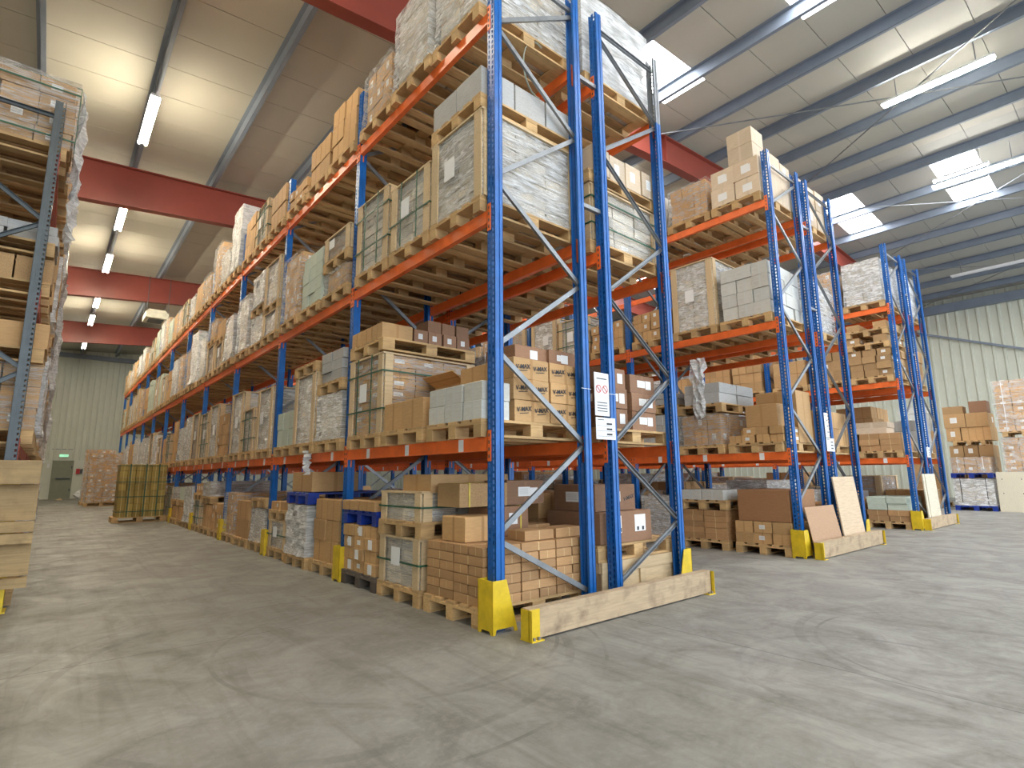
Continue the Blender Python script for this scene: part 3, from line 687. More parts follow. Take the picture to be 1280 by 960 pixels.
# same rack, second tier of posts (the side turned to the next aisle)
B1 = 'middle rack rear half'; XR1 = X1+FD+.274+.55
for k in range(3):
    for li in range(4):
        for s in range(3):
            if k == 0 and s == 0: continue
            R.seed('n%d%d%d' % (k, li, s)); h = R.uniform(.5, .8) if li == 0 else R.uniform(.5, 1.0); slot_load(B1, 1, XR1, k, li, s, [(pick[R.randrange(10)], h)], LV, 1 if k == 0 else 0)
# second and third racks
B2 = 'second rack'
ROW2 = {0: {2: [[('white', .82)], [('fcrate', 1.10)], [('low', .5)]], 3: [None, [('kfilm', .62)], [('white', .7)]], 0: [None, None, [('film', .62)]], 1: [None, None, [('white', .55), ('grey', .2)]]},
        1: {2: [[('low', .5)], [('crate', .75)], [('fcrate', .9)]], 1: [[('kraft', .5)], [('white', .55)], [('film', .7)]]}}
for k in range(4):
    for li in range(4):
        for s in range(3):
            R.seed('o%d%d%d' % (k, li, s)); sp = ROW2.get(k, {}).get(li)
            spec = sp[s] if sp else [(pick[R.randrange(10)], R.uniform(.5, 1.05) if li else R.uniform(.45, .75))]
            if spec: slot_load(B2, 0, X2+.55, k, li, s, spec, LV, 1 if k < 2 else 0)
B2r = 'second rack rear half'
for li in range(4):
    for s in range(3):
        k = 0; R.seed('p%d%d' % (li, s)); slot_load(B2r, 1, X2+FD+.274+.55, k, li, s, [(['kraft', 'kraft', 'film', 'cream'][li], (.5, .55, .85, .75)[li])] if s == 0 else [(pick[R.randrange(10)], R.uniform(.5, .9))], LV, 1 if s == 0 else 0)
B3 = 'third rack'
ROW3 = {0: {3: [[('film', .95)], [('kfilm', .9)], [('film', .9)]], 2: [None, [('olive', .7)], [('kraft', .6)]], 1: [None, [('kraft', .6)], [('kraft', .7)]], 0: [None, None, [('film', .6)]]}}
for k in range(3):
    for li in range(4):
        for s in range(3):
            R.seed('q%d%d%d' % (k, li, s)); sp = ROW3.get(k, {}).get(li)
            spec = sp[s] if sp else [(pick[R.randrange(10)], R.uniform(.5, 1.05) if li else R.uniform(.45, .75))]
            if spec: slot_load(B3, 0, X3+.55, k, li, s, spec, LV3, 1 if k < 1 else 0)
for k in (1, 2):
    for li in (0, 1, 2):
        for s in range(3): R.seed('r%d%d%d' % (k, li, s)); slot_load('second rack rear half', 1, X2+FD+.274+.55, k, li, s, [(pick[R.randrange(10)], R.uniform(.6, 1.1))], LV, 0)
for k in (0, 1, 2):
    for li in (0, 1, 2):
        for s in range(3):
            R.seed('s%d%d%d' % (k, li, s))
            if k or s: slot_load('third rack rear half', 1, X3+FD+.274+.55, k, li, s, [(pick[R.randrange(10)], R.uniform(.6, 1.1))], LV3, 0)
for li in range(4): slot_load('third rack rear half', 1, X3+FD+.274+.55, 0, li, 0, [(('kraft', 'white', 'kraft', 'tall')[li], (.6, .7, .8, 1.0)[li])], LV3, 0)
# ---------------------------------------------------------------- loose cartons, each one its own thing
def carton(x, y, z, sx, sy, sz, mat, label, group=None, rz=0, name='carton', papers=(), text=None, tilt=None):
    """box with its centre at x,y standing at z"""
    o = O(name, boxmesh('carton', sx, sy, sz, mat, .006), None, (x, y, z), rz, tilt); tag(o, label, 'carton', group)
    for (face, u, v, pw, ph) in papers:
        if face == 'y': O('paper_label', boxmesh('paper_label', pw, .002, ph, 'paper', .0005), o, (u, -sy/2-.001, v))
        else: O('paper_label', boxmesh('paper_label', .002, pw, ph, 'paper', .0005), o, (-sx/2-.001, u, v))
    return o
def stack(x0, y0, z0, nx, ny, nz, sx, sy, sz, mat, what, site, ref='the post', jit=.006, skip=(), group=None, papers=(), gap=.016):
    out = []
    for k in range(nz):
        for j in range(ny):
            for i in range(nx):
                if (i, j, k) in skip: continue
                lab = what+((', %s course' % ORD[k]) if nz > 1 else '')+((', %s along' % ORD[j]) if ny > 1 else '')+((', %s row in' % ORD[i]) if nx > 1 else '')+', '+site
                out.append((i, j, k, carton(x0+sx*(i+.5)+R.uniform(-jit, jit), y0+sy*(j+.5)+R.uniform(-jit, jit), z0+(sz+.002)*k, sx-gap, sy-gap, sz, mat, lab, group or (what+' '+site), R.uniform(-.012, .012), papers=papers)))
    return out
XA = X1-.04
# floor, first bay, slot one: brick-bonded flat cartons
pallet(X1+.55, .53, 0, 'wooden pallet under the flat cartons beside the yellow corner guard', 1)
G0 = 'flat cartons beside the corner guard'
for k in range(6):
    z = .145+k*.074
    if k % 2 == 0:
        for i in range(6):
            for j in range(2): carton(X1-.03+.195*(i+.5), .12+.405*(j+.5), z, .180, .388, .069, 'kraft_flat', 'flat kraft carton, %s course, %s along, %s row in, pile by the corner guard' % (ORD[k], ORD[j], ORD[i]), G0, R.uniform(-.015, .015), 'flat_carton')
    else:
        for i in range(3):
            for j in range(4): carton(X1-.03+.39*(i+.5), .12+.2025*(j+.5), z, .375, .185, .069, 'kraft_flat', 'flat kraft carton, %s course, %s along, %s row in, pile by the corner guard' % (ORD[k], ORD[j], ORD[i]), G0, R.uniform(-.015, .015), 'flat_carton')
zt = .145+6*.074
carton(X1+.22, .62, zt, .36, .34, .20, 'kraft', 'plain square kraft carton standing on the flat carton pile behind the blue post')
for q, (xx, yy) in enumerate(((.62, .30), (.98, .30), (.98, .72))): carton(X1+xx, yy, zt, .33, .22, .08, 'kraft_flat', 'low strapped flat carton, %s lying loose on the flat pile' % ORD[q])
o = carton(X1+.62, .74, zt, .46, .30, .26, 'kraft_dark', 'bulging wrapped carton with yellow straps on the flat carton pile', papers=(('y', .05, .10, .1, .1),))
for u in (-.14, .14): O('strap', MB().box(u-.008, -.153, 0, u+.008, .153, .263).mesh('strap', 'yellow_strap'), o)
# shelf of big cartons behind them
o = carton(X1+.34, .76, zt+.27, .52, .34, .20, 'kraft_print', 'printed kraft carton with yellow straps above the square carton', papers=(('y', .12, .02, .1, .15),))
for u in (-.16, .06): O('strap', MB().box(u-.008, -.175, 0, u+.008, .175, .203).mesh('strap', 'yellow_strap'), o)
carton(X1+.86, .8, zt+.27, .46, .34, .22, 'kraft_dark', 'dark brown carton high at the back of the corner bay floor', papers=(('y', .1, .05, .1, .1),))
carton(X1+.5, 1.25, .98, .9, .5, .16, 'kraft', 'wide flat brown carton just below the first beams, corner bay')
# floor, slot two: two strapped crates, one on the other
for n, (z, h) in enumerate(((0, .41), (.575, .25))):
    pallet(X1+.55, 1.40, z, 'wooden pallet, %s of the two crate tiers beside the flat cartons' % ('lower' if n == 0 else 'upper'), 1)
    load('crate', X1+.55, 1.40, z+.145, h, '%s tier, beside the flat cartons on the floor' % ('lower' if n == 0 else 'upper'), 2, look='grey-white strapped block with posts')
# floor, slot three: dark pallet, labelled cartons, blue pallet, two cartons
pallet(X1+.55, 2.24, 0, 'dark stained pallet under labelled cartons beside the second guard', 1, mat='dark_wood')
LB = stack(XA, 1.88, .145, 3, 3, 4, .37, .255, .118, 'kraft_label', 'kraft carton with white stickers', 'dark pallet', 'the far end', .012)
pallet(X1+.55, 2.24, .63, 'blue plastic pallet lying on the labelled cartons near the second guard', 1, mat='blue_plastic', name='plastic_pallet')
for (i, j, k, o) in LB:
    if i == 0 and (j+k) % 2 == 0: O('paper_label', boxmesh('paper_label', .002, .085, .095, 'paper', .0005), o, (-.178, R.uniform(-.04, .04), .01))
for j in (0, 1): carton(X1+.12, 2.05+.42*j, .775, .36, .36, .10, 'kraft', '%s square kraft carton on the blue pallet near the second guard' % ('nearer' if j == 0 else 'farther'))
carton(X1+.15, 2.704+.1+.53+.87, .63+.145+.13, .34, .74, .27, 'kraft', 'large double kraft carton on the blue pallet beyond the second blue post') if 0 else None
carton(X1+.30, P+1.40, .785+.145+.01, .62, .72, .25, 'kraft', 'large kraft carton on the blue pallet past the second blue post')
# first beams, first bay, slot one: white cartons before printed cartons
z1 = LV[0]+.002
pallet(X1+.55, .53, z1, 'wooden pallet under white cartons, first beams, at the corner post', 1)
stack(XA, .13, z1+.145, 1, 3, 2, .30, .262, .152, 'white_box', 'white carton', 'first beams at corner post', 'the corner post')
tx = D.curves.new('print', 'FONT'); tx.body = 'V-MAX'; tx.size = .053; tx.align_x = 'CENTER'; tx.shear = .15; tx.extrude = .0006; tx.offset = .0012; tx.materials.append(MATS['ink'])
_t = D.objects.new('t', tx); C.objects.link(_t); bpy.context.view_layer.update()
txm = D.meshes.new_from_object(_t.evaluated_get(bpy.context.evaluated_depsgraph_get())); D.objects.remove(_t); txm.name = 'lettering'
tl = D.curves.new('print_line', 'FONT'); tl.body = '------'; tl.size = .03; tl.align_x = 'CENTER'; tl.extrude = .0005; tl.materials.append(MATS['ink'])
for (i, j, k, o) in stack(X1+.29, .12, z1+.145, 2, 2, 3, .42, .40, .180, 'kraft', 'kraft carton with black lettering', 'corner bay first beams', 'the end frame', .008):
    if j: continue
    for u in (-.10, .10):
        O('lettering', txm, o, (u, -.199, .085), rot=(math.pi/2, -.10, 0)); O('underline', cached('ul', lambda: boxmesh('ul', .10, .001, .006, 'ink', .0002)), o, (u, -.1985, .066), rot=(0, -.1, 0))
for q, (xx, yy, s) in enumerate(((.60, .45, .38), (.96, .42, .34))):
    carton(X1+xx, yy, z1+.145+.546, s, .42, .145, 'kraft_dark', '%s dark brown carton lying on the lettered cartons' % ('nearer' if q == 0 else 'farther'), papers=(('y', .03, .03, .09, .08),))
# slot two: two kraft cartons and an open one behind
pallet(X1+.55, 1.40, z1, 'wooden pallet under plain kraft cartons, first beams, corner bay middle', 1)
stack(XA, 1.02, z1+.145, 1, 2, 1, .34, .385, .275, 'kraft', 'plain tall kraft carton', 'first beams beside the white cartons', 'the white cartons')
def open_carton(x, y, z, sx, sy, sz, label):
    t = thing('open_carton', label, 'carton', (x, y, z)); m = MB(); a = .006
    m.box(-sx/2, -sy/2, 0, sx/2, sy/2, a, .4)
    for s in (-1, 1): m.box(s*sx/2-a if s > 0 else -sx/2, -sy/2, a, sx/2 if s > 0 else -sx/2+a, sy/2, sz, .4); m.box(-sx/2+a, s*sy/2-a if s > 0 else -sy/2, a, sx/2-a, sy/2 if s > 0 else -sy/2+a, sz, .4)
    O('carton_body', m.mesh('carton_body', 'kraft'), t)
    for s, an in ((-1, .55), (1, -.7)): O('flap', MB().box(-sx/2, 0, -a/2, sx/2, s*sy*.48, a/2, .5) .mesh('flap', 'kraft') if s > 0 else MB().box(-sx/2, -sy*.48, -a/2, sx/2, 0, a/2, .5).mesh('flap', 'kraft'), t, (0, s*sy/2, sz), rot=(an*1.0 if s < 0 else an*-1.0, 0, 0))
    for s, an in ((-1, .5), (1, -.35)): O('flap', MB().box(0 if s > 0 else -sx*.3, -sy/2, -a/2, sx*.3 if s > 0 else 0, sy/2, a/2, .5).mesh('flap', 'kraft'), t, (s*sx/2, 0, sz), rot=(0, an, 0))
    return t
open_carton(X1+.80, 1.37, z1+.145, .62, .56, .48, 'large open kraft carton with raised flaps behind the plain kraft cartons')
carton(X1+.52-.12, 1.42, z1+.145, .16, .6, .30, 'kraft', 'narrow kraft carton wedged before the open carton')
# slot three: strapped crate, pallet on top, film-wrapped small cartons
pallet(X1+.55, 2.24, z1, 'wooden pallet under the strapped block, first beams, by second post', 1)
load('crate', X1+.55, 2.24, z1+.145, .83, 'first beams by the second blue post', 2, mat='kraft_label', nl=7, look='brown-white strapped block with wooden posts')
zz = z1+.145+.87
pallet(X1+.55, 2.24, zz, 'wooden pallet laid on top of the strapped block by second post', 1)
stack(XA, 1.88, zz+.145, 1, 3, 1, .38, .26, .17, 'kraft', 'film-covered kraft carton', 'pallet above the strapped block', 'the near end')
stack(XA+.40, 1.90, zz+.145, 4, 1, 1, .19, .30, .16, 'kraft_dark', 'brown film-covered carton', 'pallet above strapped block'); stack(XA+.60, 1.94, zz+.145+.163, 3, 1, 1, .19, .28, .14, 'kraft_dark', 'upper brown film-covered carton', 'pallet above strapped block')
# second beams, slot one: tall wrapped block with a second pallet on it
z2 = LV[1]+.002
pallet(X1+.55, .53, z2, 'wooden pallet at the corner post, second beams, under the large wrapped block', 1)
load('fcrate', X1+.55, .53, z2+.145, .80, 'second beams, corner post', 2, look='large streaky film-wrapped block with posts', w=.8, d=1.18)
pallet(X1+.55, .53, z2+.145+.825, 'wooden pallet between the large wrapped block and the grey cartons', 1)
stack(XA, .13, z2+.97+.145, 3, 2, 1, .39, .40, .27, 'grey_box', 'grey carton', 'on the large wrapped block', 'the corner post', .004)
# rear half, corner bay
xr = X1+FD+.274
t = thing('timber_crate', 'low pale timber crate on the floor behind the timber barrier', 'crate', (xr+.55, .53, .0))
m = MB(); m.box(-.6, -.4, .0, .6, -.385, .33); m.box(-.6, .385, 0, .6, .4, .33); m.box(-.6, -.385, 0, -.585, .385, .33); m.box(.585, -.385, 0, .6, .385, .33); m.box(-.585, -.385, .3, .585, .385, .315)
O('crate_panel', m.mesh('crate_panel', 'pale_wood'), t)
for a in ((-.62, -.425, .235, .62, -.4, .335), (-.62, -.425, .0, .62, -.4, .06), (-.62, -.42, .06, -.54, -.4, .235), (.54, -.42, .06, .62, -.4, .235), (-.06, -.42, .06, .02, -.4, .235), (-.625, -.4, .24, -.6, .4, .335), (-.625, -.4, 0, -.6, .4, .06)): O('batten', MB().box(*a).mesh('batten', 'pale_wood'), t)
pallet(xr+.5, .53, .337, 'wooden pallet on the low timber crate behind the timber barrier', 1)
o = carton(xr+.36, .5, .485, .78, .70, .29, 'kraft_dark', 'large brown carton with two shipping papers above the timber crate', papers=(('y', -.16, .09, .16, .16), ('y', .21, .09, .17, .16)))
for u in (-.19, -.1, .17, .25): O('mark', boxmesh('mark', .03, .001, .035, 'ink', .0002), o, (u, -.3535, .10))
o = carton(xr+.30, .5, .78, .60, .55, .25, 'kraft_dark', 'brown carton with black script on the large papered carton')
for u in (-.02, .2): O('lettering', txm, o, (u, -.2755, .10), rot=(math.pi/2, -.2, 0))
pallet(xr+.55, .53, z1, 'wooden pallet under dark cartons, first beams, rear half corner', 1)
stack(xr+.05, .13, z1+.145, 1, 2, 3, .38, .38, .2, 'kraft_dark', 'brown carton', 'rear corner first beams', 'the end frame', .01, papers=(('y', .1, .05, .08, .1),))
stack(xr+.50, .13, z1+.145, 1, 2, 3, .42, .38, .19, 'kraft_dark', 'wide brown carton with sticker', 'rear corner first beams', 'the end frame', .01, papers=(('y', .1, .05, .09, .09),))
pallet(xr+.55, .53, z2, 'wooden pallet under the dark strapped block, second beams, rear half corner', 1)
load('crate', xr+.55, .53, z2+.145, .60, 'second beams, rear half corner', 2, look='grey strapped block with corner posts')
pallet(xr+.55, .53, z2+.145+.63, 'wooden pallet on the grey strapped block, second beams, rear half corner', 1)
stack(xr+.02, .13, z2+.92, 4, 2, 1, .28, .38, .30, 'cream_box', 'pale kraft carton', 'atop the rear strapped block', 'the end frame', .012)
z3 = LV[2]+.002
pallet(xr+.55, .53, z3, 'wooden pallet on the top beams, rear half corner', 1)
load('tall', xr+.55, .53, z3+.145, 1.05, 'top beams, rear half corner', 1, look='tall silvery film-wrapped block')
# second rack, corner bay
XB = X2-.04
pallet(X2+.55, .53, 0, 'wooden pallet under tied cartons at the second rack corner guard', 1)
stack(XB, .12, .145, 3, 3, 2, .38, .27, .15, 'kraft_label', 'tied kraft carton', 'second rack floor corner', 'the corner guard', .01)
carton(X2+.42, .50, .145+.31, .86, .74, .44, 'kraft_rust', 'very large reddish-brown carton on the tied cartons, second rack corner', papers=())
pallet(X2+.55, 1.45, 0, 'wooden pallet under flat tray cartons, second rack floor', 1)
stack(XB, 1.05, .145, 2, 2, 5, .5, .38, .085, 'kraft_flat', 'flat brown tray carton', 'second rack floor', 'the corner bay', .006)
pallet(X2+.55, 1.45, .145+.44, 'wooden pallet above the flat tray cartons, second rack floor', 1)
stack(XB, 1.08, .145+.44+.145, 2, 2, 1, .45, .37, .15, 'white_box', 'white carton', 'above the flat tray cartons', 'the corner bay', .006)
pallet(X2+.55, .53, z1, 'wooden pallet under mixed small cartons, second rack first beams corner', 1)
stack(XB, .12, z1+.145, 2, 4, 2, .34, .2, .11, 'kraft_label', 'small stickered carton', 'second rack corner first beams', 'the corner post', .014, skip=((0, 3, 1),))
carton(X2+.2, .42, z1+.145+.228, .40, .46, .32, 'kraft', 'square kraft carton on the small stickered cartons, second rack corner'); carton(X2+.75, .42, z1+.145, .5, .6, .78, 'kraft', 'tall kraft carton with printed lines, second rack corner first beams')
pallet(X2+.55, 1.40, z1, 'wooden pallet under clear-wrapped cartons, second rack first beams', 1)
load('kfilm', X2+.55, 1.40, z1+.145, .48, 'second rack first beams, beside the square carton', 2, look='brown block in loose clear film')
pallet(X2+.55, 1.40, z1+.145+.50, 'wooden pallet between the clear-wrapped block and grey cartons, second rack', 1)
stack(XB, 1.02, z1+.145+.50+.145, 2, 1, 2, .55, .62, .16, 'grey_box', 'dusty white carton', 'above the clear-wrapped block', jit=.015)
pallet(X2+.55, .53, z3, 'wooden pallet under cream cartons, top beams, second rack corner', 1)
stack(XB, .12, z3+.145, 3, 2, 2, .39, .40, .30, 'cream_box', 'cream carton', 'top of second rack corner', 'the corner post', .01, papers=(('x', 0, .08, .15, .12),))
for q in (0, 1): carton(X2+.17, .40, z3+.145+.608+q*.262, .38, .40, .26, 'cream_box', '%s of the two cream cartons standing highest on the second rack' % ('lower' if q == 0 else 'upper'))
carton(X2+.62, .36, z3+.145+.608, .38, .40, .24, 'cream_box', 'single cream carton in the middle of the top course, second rack'); carton(X2+1.0, .36, z3+.145+.608, .34, .40, .20, 'cream_box', 'single cream carton at the inner end of top course, second rack')
# third rack, corner bay
XC = X3-.04; a1, a2, a3 = LV3[0]+.002, LV3[1]+.002, LV3[2]+.002
pallet(X3+.55, .53, 0, 'wooden pallet under mint cartons, third rack floor corner', 1)
stack(XC, .13, .145, 3, 2, 2, .38, .38, .11, 'kraft_flat', 'brown carton', 'third rack floor corner', 'the corner guard', .012); stack(XC, .16, .145+.224, 3, 2, 2, .36, .36, .13, 'mint_box', 'mint-white carton', 'third rack floor corner', 'the corner guard', .012)
pallet(X3+.55, 1.40, 0, 'wooden pallet under worn cartons, third rack floor', 1)
stack(XC, 1.02, .145, 2, 2, 2, .52, .38, .21, 'kraft_label', 'worn kraft carton', 'third rack floor', 'the corner guard', .03); carton(X3+.2, 1.32, .145+.424, .44, .5, .18, 'kraft', 'loose kraft carton tipped on the worn cartons, third rack floor', rz=.15)
pallet(X3+.55, .53, a1, 'wooden pallet under mixed cartons, third rack first beams corner', 1)
stack(XC, .13, a1+.145, 2, 2, 3, .42, .38, .12, 'kraft_flat', 'flat brown carton', 'third rack corner first beams', 'the corner post', .012)
carton(X3+.3, .9-.2, a1+.145+.37, .5, .62, .12, 'cream_box', 'long pale flat carton, third rack first beams'); carton(X3+.3, .66, a1+.145+.492, .46, .58, .12, 'cream_box', 'second long pale carton, on the first, third rack')
z = a2
for q, (n, h) in enumerate(((4, .15), (1, .15), (1, .15))):
    pallet(X3+.55, .53, z, 'wooden pallet, %s in the speckled carton pile on the third rack' % ('lowest', 'middle', 'uppermost')[q], 1); z += .145
    stack(XC, .13, z, 3, 3, n, .38, .265, .145, 'kraft_print', 'speckled kraft carton', ('lower', 'middle', 'upper')[q]+' third rack pile', 'the corner post', .02, skip=() if n > 2 else ((0, 1, 0), (1, 1, 0))); z += n*.147+.002
# ---------------------------------------------------------------- signs and papers on the end frames
def sign_board(name, label, x, z, w, h, y=-.02, big=False):
    t = thing(name, label, 'sign', (x, y, z)); O('sign_sheet', boxmesh('sheet', w, .004, h, 'white_plastic', .001), t)
    if big:
        for u in (-.045, .045):
            m = MB(); n = 16
            for q in range(n):
                a, b = 2*math.pi*q/n, 2*math.pi*(q+1)/n; r0, r1 = .03, .038
                m.poly([(u+r0*math.cos(a), -.0035, r0*math.sin(a)), (u+r1*math.cos(a), -.0035, r1*math.sin(a)), (u+r1*math.cos(b), -.0035, r1*math.sin(b)), (u+r0*math.cos(b), -.0035, r0*math.sin(b))])
            m.bar((u-.025, -.004, .025), (u+.025, -.004, -.025), .002, .007); O('prohibition_ring', m.mesh('ring', 'red_ink'), t, (0, 0, h*.62))
        for q in range(4): O('print_line', boxmesh('line', w*.7, .001, .007, 'ink', .0002), t, (0, -.0035, h*.1+q*.026))
        O('print_line', boxmesh('line', w*.7, .001, .009, 'ink', .0002), t, (0, -.0035, h*.85))
    else:
        for q in range(3): O('print_line', boxmesh('line2', w*.28, .001, .016, 'ink', .0002), t, (w*.18, -.0035, h*(.2+.24*q)))
        O('print_line', boxmesh('line3', w*.3, .001, .006, 'ink', .0002), t, (-w*.25, -.0035, h*.88))
        for q in range(3): O('rule', boxmesh('rule', w*.9, .001, .002, 'ink', .0002), t, (0, -.0035, h*(.14+.24*q)))
    return t
sign_board('safety_notice', 'white notice with two red prohibition rings between the blue posts', 1.235, 1.655, .20, .40, big=True)
sign_board('load_plate', 'white load plate with dark figures below the red-ringed notice', 1.275, 1.44, .27, .20)
sign_board('load_plate', 'white load plate between the middle posts of the second rack', X2+1.30, 1.45, .30, .20, .0); sign_board('safety_notice', 'tall narrow white notice above the load plate, second rack', X2+1.22, 1.66, .14, .38, .0)
sign_board('load_plate', 'white load plate on the middle posts of the third rack', X3+1.28, 1.44, .26, .22, .0)
tag(O('zip_tie', MB().box(.98, -.004, 1.89, 1.11, .0, 1.894).box(1.36, -.004, 1.87, 1.47, .0, 1.874).mesh('tie', 'white_plastic')), 'thin white cable tie holding the red-ringed notice to the posts', 'cable tie')
# ---------------------------------------------------------------- pallet stack in the aisle, and the far brown piles
pallet(-.62, 14.65, 0, 'wooden pallet standing in the wide aisle under the olive block', 1, rz=.0)
t = thing('palletised_load', 'olive-brown block of cartons with dark straps standing alone in the aisle', 'palletised cartons', (-.62, 14.65, .145))
layers(t, .78, 1.05, 1.36, 4, 6, 8, 'olive_box', 1, .004); add_straps(t, .78, 1.05, 1.36, 'green_strap', (.1, .38, .66, .97), (), 0)
for u in (-.3, .05, .34): O('strap', MB().box(u-.012, -.41, 0, u+.012, -.404, 1.37).mesh('strap', 'green_strap'), t)
for (x, y, h, w, lab) in ((-.72, 26.3, 2.05, .95, 'wide brown film-wrapped carton pile before the far wall, front one'), (-.77, 28.1, 2.05, .85, 'brown film-wrapped carton pile before the far wall, beside the racks'), (-.72, 29.5, 2.35, .85, 'taller brown carton pile behind the front film-wrapped one')):
    pallet(x, y, 0, 'wooden pallet under the '+lab.split(',')[0], 0); load('kfilm', x, y, .145, h, 'at the end of the aisle', 0, w=w, d=1.15, look=lab.split(',')[0].replace(' before the far wall', '')+(' standing closest' if 'front one' in lab else ''))
def bag(x, y, s, label):
    rr = random.Random(3); m = MB(); n = 10; nz = 6; rows = []
    for j in range(nz+1):
        th = math.pi*j/nz; rows.append([len(m.v)+i for i in range(n)])
        for i in range(n):
            ph = 2*math.pi*i/n; k = s*(1+rr.uniform(-.18, .18)); m.v.append((k*math.sin(th)*math.cos(ph), k*math.sin(th)*math.sin(ph), max(0, s*.8+k*math.cos(th)*.85)))
    for j in range(nz):
        for i in range(n): m.f.append((rows[j][i], rows[j+1][i], rows[j+1][(i+1) % n], rows[j][(i+1) % n])); m.uv += [(0, 0)]*4; m.r.append(0); m.mi.append(0)
    return tag(O('rubbish_bag', m.mesh('bag', 'white_plastic'), None, (x, y, 0)), label, 'bag')
bag(-1.0, 36.6, .32, 'crumpled white plastic bag on the floor right of the far door'.replace('right of', 'beside'))
tag(O('wood_scrap', MB().box(-.13, -.08, 0, .13, .08, .05).prism([(-.1, .05), (.12, .05), (.06, .1)], 'y', -.05, .06).mesh('scrap', 'pale_wood'), None, (-1.95, 36.2, 0), .4), 'small pale scrap of wood on the floor before the far door', 'scrap')
# ---------------------------------------------------------------- grey rack loads
GX = LX-.55; G = 'grey rack'
def gslot(k, li, s, spec, near=0, dx=0):
    if (G, k, li, s) in UNSEEN: return
    z = 0 if li == 0 else LVL[li-1]+.002; y = LY+k*P+YS[s]; place = '%s, %s bay, %s, %s' % (LEVEL[li], ORD[k], SLOT[s], G)
    for n, (kind, h) in enumerate(spec):
        tier = '' if len(spec) == 1 else ('lower tier, ' if n == 0 else 'upper tier, ')
        pallet(GX+dx, y, z, 'wooden pallet, '+tier+place, near); z += .145
        if kind: load(kind, GX+dx+.02, y, z, h, tier+place, near, w=.8, d=1.2); z += h+.02
pallet(GX, LY+.53, LVL[2]+.002, 'wooden pallet under the printed block, top of the grey rack end', 1)
t = load('olive', GX+.03, LY+.53, LVL[2]+.147, .74, 'top of grey rack end', 2, w=.8, d=1.2, look='printed brown block with green straps'); add_straps(t, .82, 1.22, .74, 'green_strap', (.12, .84), (-.42,)); add_film(t, .80, 1.2, .76, 0, 'clear_film', .02)
gk = ['kfilm', 'tall', 'kfilm', 'film', 'kraft', 'tall']
for k in range(6):
    for li in range(4):
        for s in range(3):
            if k == 0 and li == 3 and s == 0: continue
            R.seed('g%d%d%d' % (k, li, s))
            if k == 0 and s == 0: spec = {0: [('kraft', .5)], 1: [('kfilm', .62), ('kraft', .25)], 2: [('olive', .25), ('grey', .2)]}[li]
            else: spec = [(gk[R.randrange(6)], R.uniform(.75, 1.05) if li else R.uniform(.5, .9))]
            gslot(k, li, s, spec, 1 if k == 0 else 0, R.uniform(0, .05))
for li in (1, 2, 3):                                        # the half turned away, seen past the end frame
    for s in (0, 1):
        z = LVL[li-1]+.002; pallet(LX-FD-.27-.55, LY+YS[s], z, 'wooden pallet, %s, %s, rear half of grey rack end' % (LEVEL[li], SLOT[s]), 1)
        load(('kfilm', 'kraft', 'film')[li-1], LX-FD-.27-.55, LY+YS[s], z+.145, .8, '%s, %s, rear half of grey rack' % (LEVEL[li], SLOT[s]), 0)
# loose film draped on the aisle side
def drape(x, y, z, w, h, label, seed):
    rr = random.Random(seed); m = MB(); n = 8; mm = 12; rows = []
    for j in range(mm+1):
        rows.append([len(m.v)+i for i in range(n+1)]); tap = 1-.45*j/mm
        for i in range(n+1): m.v.append((rr.uniform(-.03, .05)+.03*math.sin(i*1.7+j), (i/n-.5)*w*tap+rr.uniform(-.02, .02), -h*j/mm*(1+rr.uniform(-.03, .03))))
    for j in range(mm):
        for i in range(n): m.f.append((rows[j][i], rows[j][i+1], rows[j+1][i+1], rows[j+1][i])); m.uv += [(0, 0)]*4; m.r.append(0); m.mi.append(0)
    return tag(O('loose_film', m.mesh('loose_film', 'white_film'), None, (x, y, z)), label, 'plastic film')
drape(LX+.13, LY+.55, 5.2, .9, 1.5, 'white film hanging down the aisle side of the printed top block', 1); drape(LX+.12, LY+P*1+1.4, 4.2, .8, 1.7, 'ragged white film hanging in the second bay of the grey rack', 2)
drape(LX+.14, LY+P*2+.6, 3.9, .9, 2.1, 'long ragged film hanging in the third bay of the grey rack', 3); drape(X2-.09, 1.35, 2.95, .28, .95, 'strip of clear film hanging from the second beams of the second rack', 4)
_m = MB(); _p = [(X1+.66+.18*math.cos(a)*(1 if a < 4 else 1), .16, 5.02+.30*math.sin(a)) for a in [1.2+.28*i for i in range(14)]]
for a, b in zip(_p, _p[1:]): _m.bar(a, b, .016, .003)
tag(O('strap_end', _m.mesh('strap_end', 'mint_box')), 'loop of pale green strap hanging under the top pallet at the end frame', 'strap')
drape(X1-.075, P+1.1, 1.46, .09, .3, 'small loop of clear film hanging from the first beam, second bay', 5)
# ---------------------------------------------------------------- piles on the open floor at the side
PX = 18.9
def pile_block(kind, y, z, h, lab, plab, mat='pallet_wood', w=.98, near=1, x=None):
    x = x or PX
    o = pallet(x, y, z, plab, near, math.pi/2*0, mat, name='plastic_pallet' if mat == 'blue_plastic' else 'wooden_pallet'); o.scale = (.9, 1.22, 1)
    return load(kind, x, y, z+.146, h, 'open floor pile', 2 if near and kind != 'tall' else 0, w=w, d=1.0, look=lab)
b1 = pile_block('film', .48, 0, .78, 'grey film block with dark straps on blue pallet', 'lower blue plastic pallet on the open floor', 'blue_plastic'); add_straps(b1, .98, 1.0, .78, 'black_strap', (), (-.3, .3))
b2 = pile_block('kfilm', .48, .95, .46, 'short film block with white straps on blue pallet', 'upper blue plastic pallet, between the two film blocks', 'blue_plastic'); add_straps(b2, .98, 1.0, .46, 'white_plastic', (), (-.3, .3))
PY = 20.2
pallet(PY, .7, 0, 'wooden pallet under the kraft columns behind the blue pallet blocks', 0)
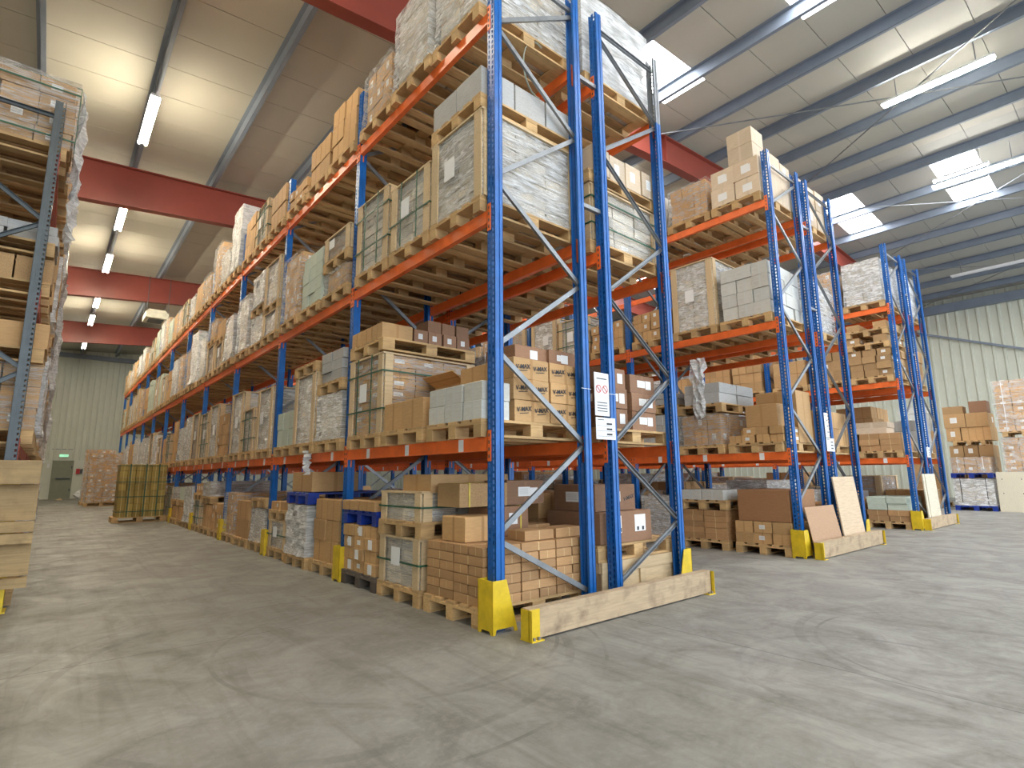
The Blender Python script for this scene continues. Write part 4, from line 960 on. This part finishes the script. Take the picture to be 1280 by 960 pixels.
stack(PY-.55, .1, .145, 2, 3, 5, .5, .36, .36, 'kraft_print', 'speckled kraft carton', 'behind the blue pallets', 'the film block', .015)
pallet(PY, .65, 1.96, 'wooden pallet high on the kraft columns behind the blue pallets', 0)
stack(PY-.55, .08, 2.105, 2, 3, 1, .5, .37, .42, 'kraft_label', 'stickered kraft carton', 'on the high pallet', 'the film block', .015); stack(PY-.55, .12, 2.53, 2, 2, 1, .5, .56, .44, 'kraft_label', 'wide stickered kraft carton', 'above the high pallet', 'the film block', .02)
carton(PY-.3, .96, 2.975, .5, .52, .24, 'kraft_print', 'flat speckled carton topping the high kraft pile'); carton(PY-.3, .32, 2.975, .5, .44, .36, 'kraft_dark', 'dark carton topping the high kraft pile beside the wrapped block')
pallet(PY, 1.9, 0, 'wooden pallet under the tall kraft column beside the third rack', 0)
stack(PY-.5, 1.5, .145, 1, 2, 7, .5, .40, .33, 'kraft_print', 'kraft carton', 'tall column beside third rack', 'the open floor', .02)
load('white', PY, 2.1, 2.50, .8, 'on the tall column behind the third rack', 0, w=.8, d=.9, look='white film-wrapped carton pile')
# timber panels leaning and the wrapped blocks above
for q, yy in enumerate((-.06, -.72, -1.4)):
    o = O('timber_sheet', MB().box(0, 0, 0, .03, .63, 1.12).mesh('panel', 'white_board'), None, (18.35, yy-.63, .0)); o.rotation_euler = (0, .08, 0); tag(o, 'cream timber sheet, %s of the row leaning on the wrapped pile' % ORD[q], 'timber sheet')
    for u, v in ((.08, .9), (.08, .5), (.5, .9), (.5, .5)): O('nail_mark', MB().box(-.002, u, v, 0, u+.02, v+.03).mesh('mark', 'ink'), o)
for q, yy in enumerate((-.8, -2.1)):
    sfx = ('beside the high kraft pile', 'far from the kraft pile')[q]
    pile_block('kfilm', yy, 0, 1.95, 'tall film-wrapped kraft block '+sfx, 'wooden pallet under the tall film-wrapped kraft block '+sfx, w=1.15, x=19.2)
    b = pile_block('kfilm', yy, 2.13, 1.5, 'upper film-wrapped block with white straps '+sfx, 'wooden pallet under the upper film-wrapped block '+sfx, w=1.2, x=19.2); add_straps(b, 1.2, 1.05, 1.5, 'white_plastic', (.55,), (-.3, .3))
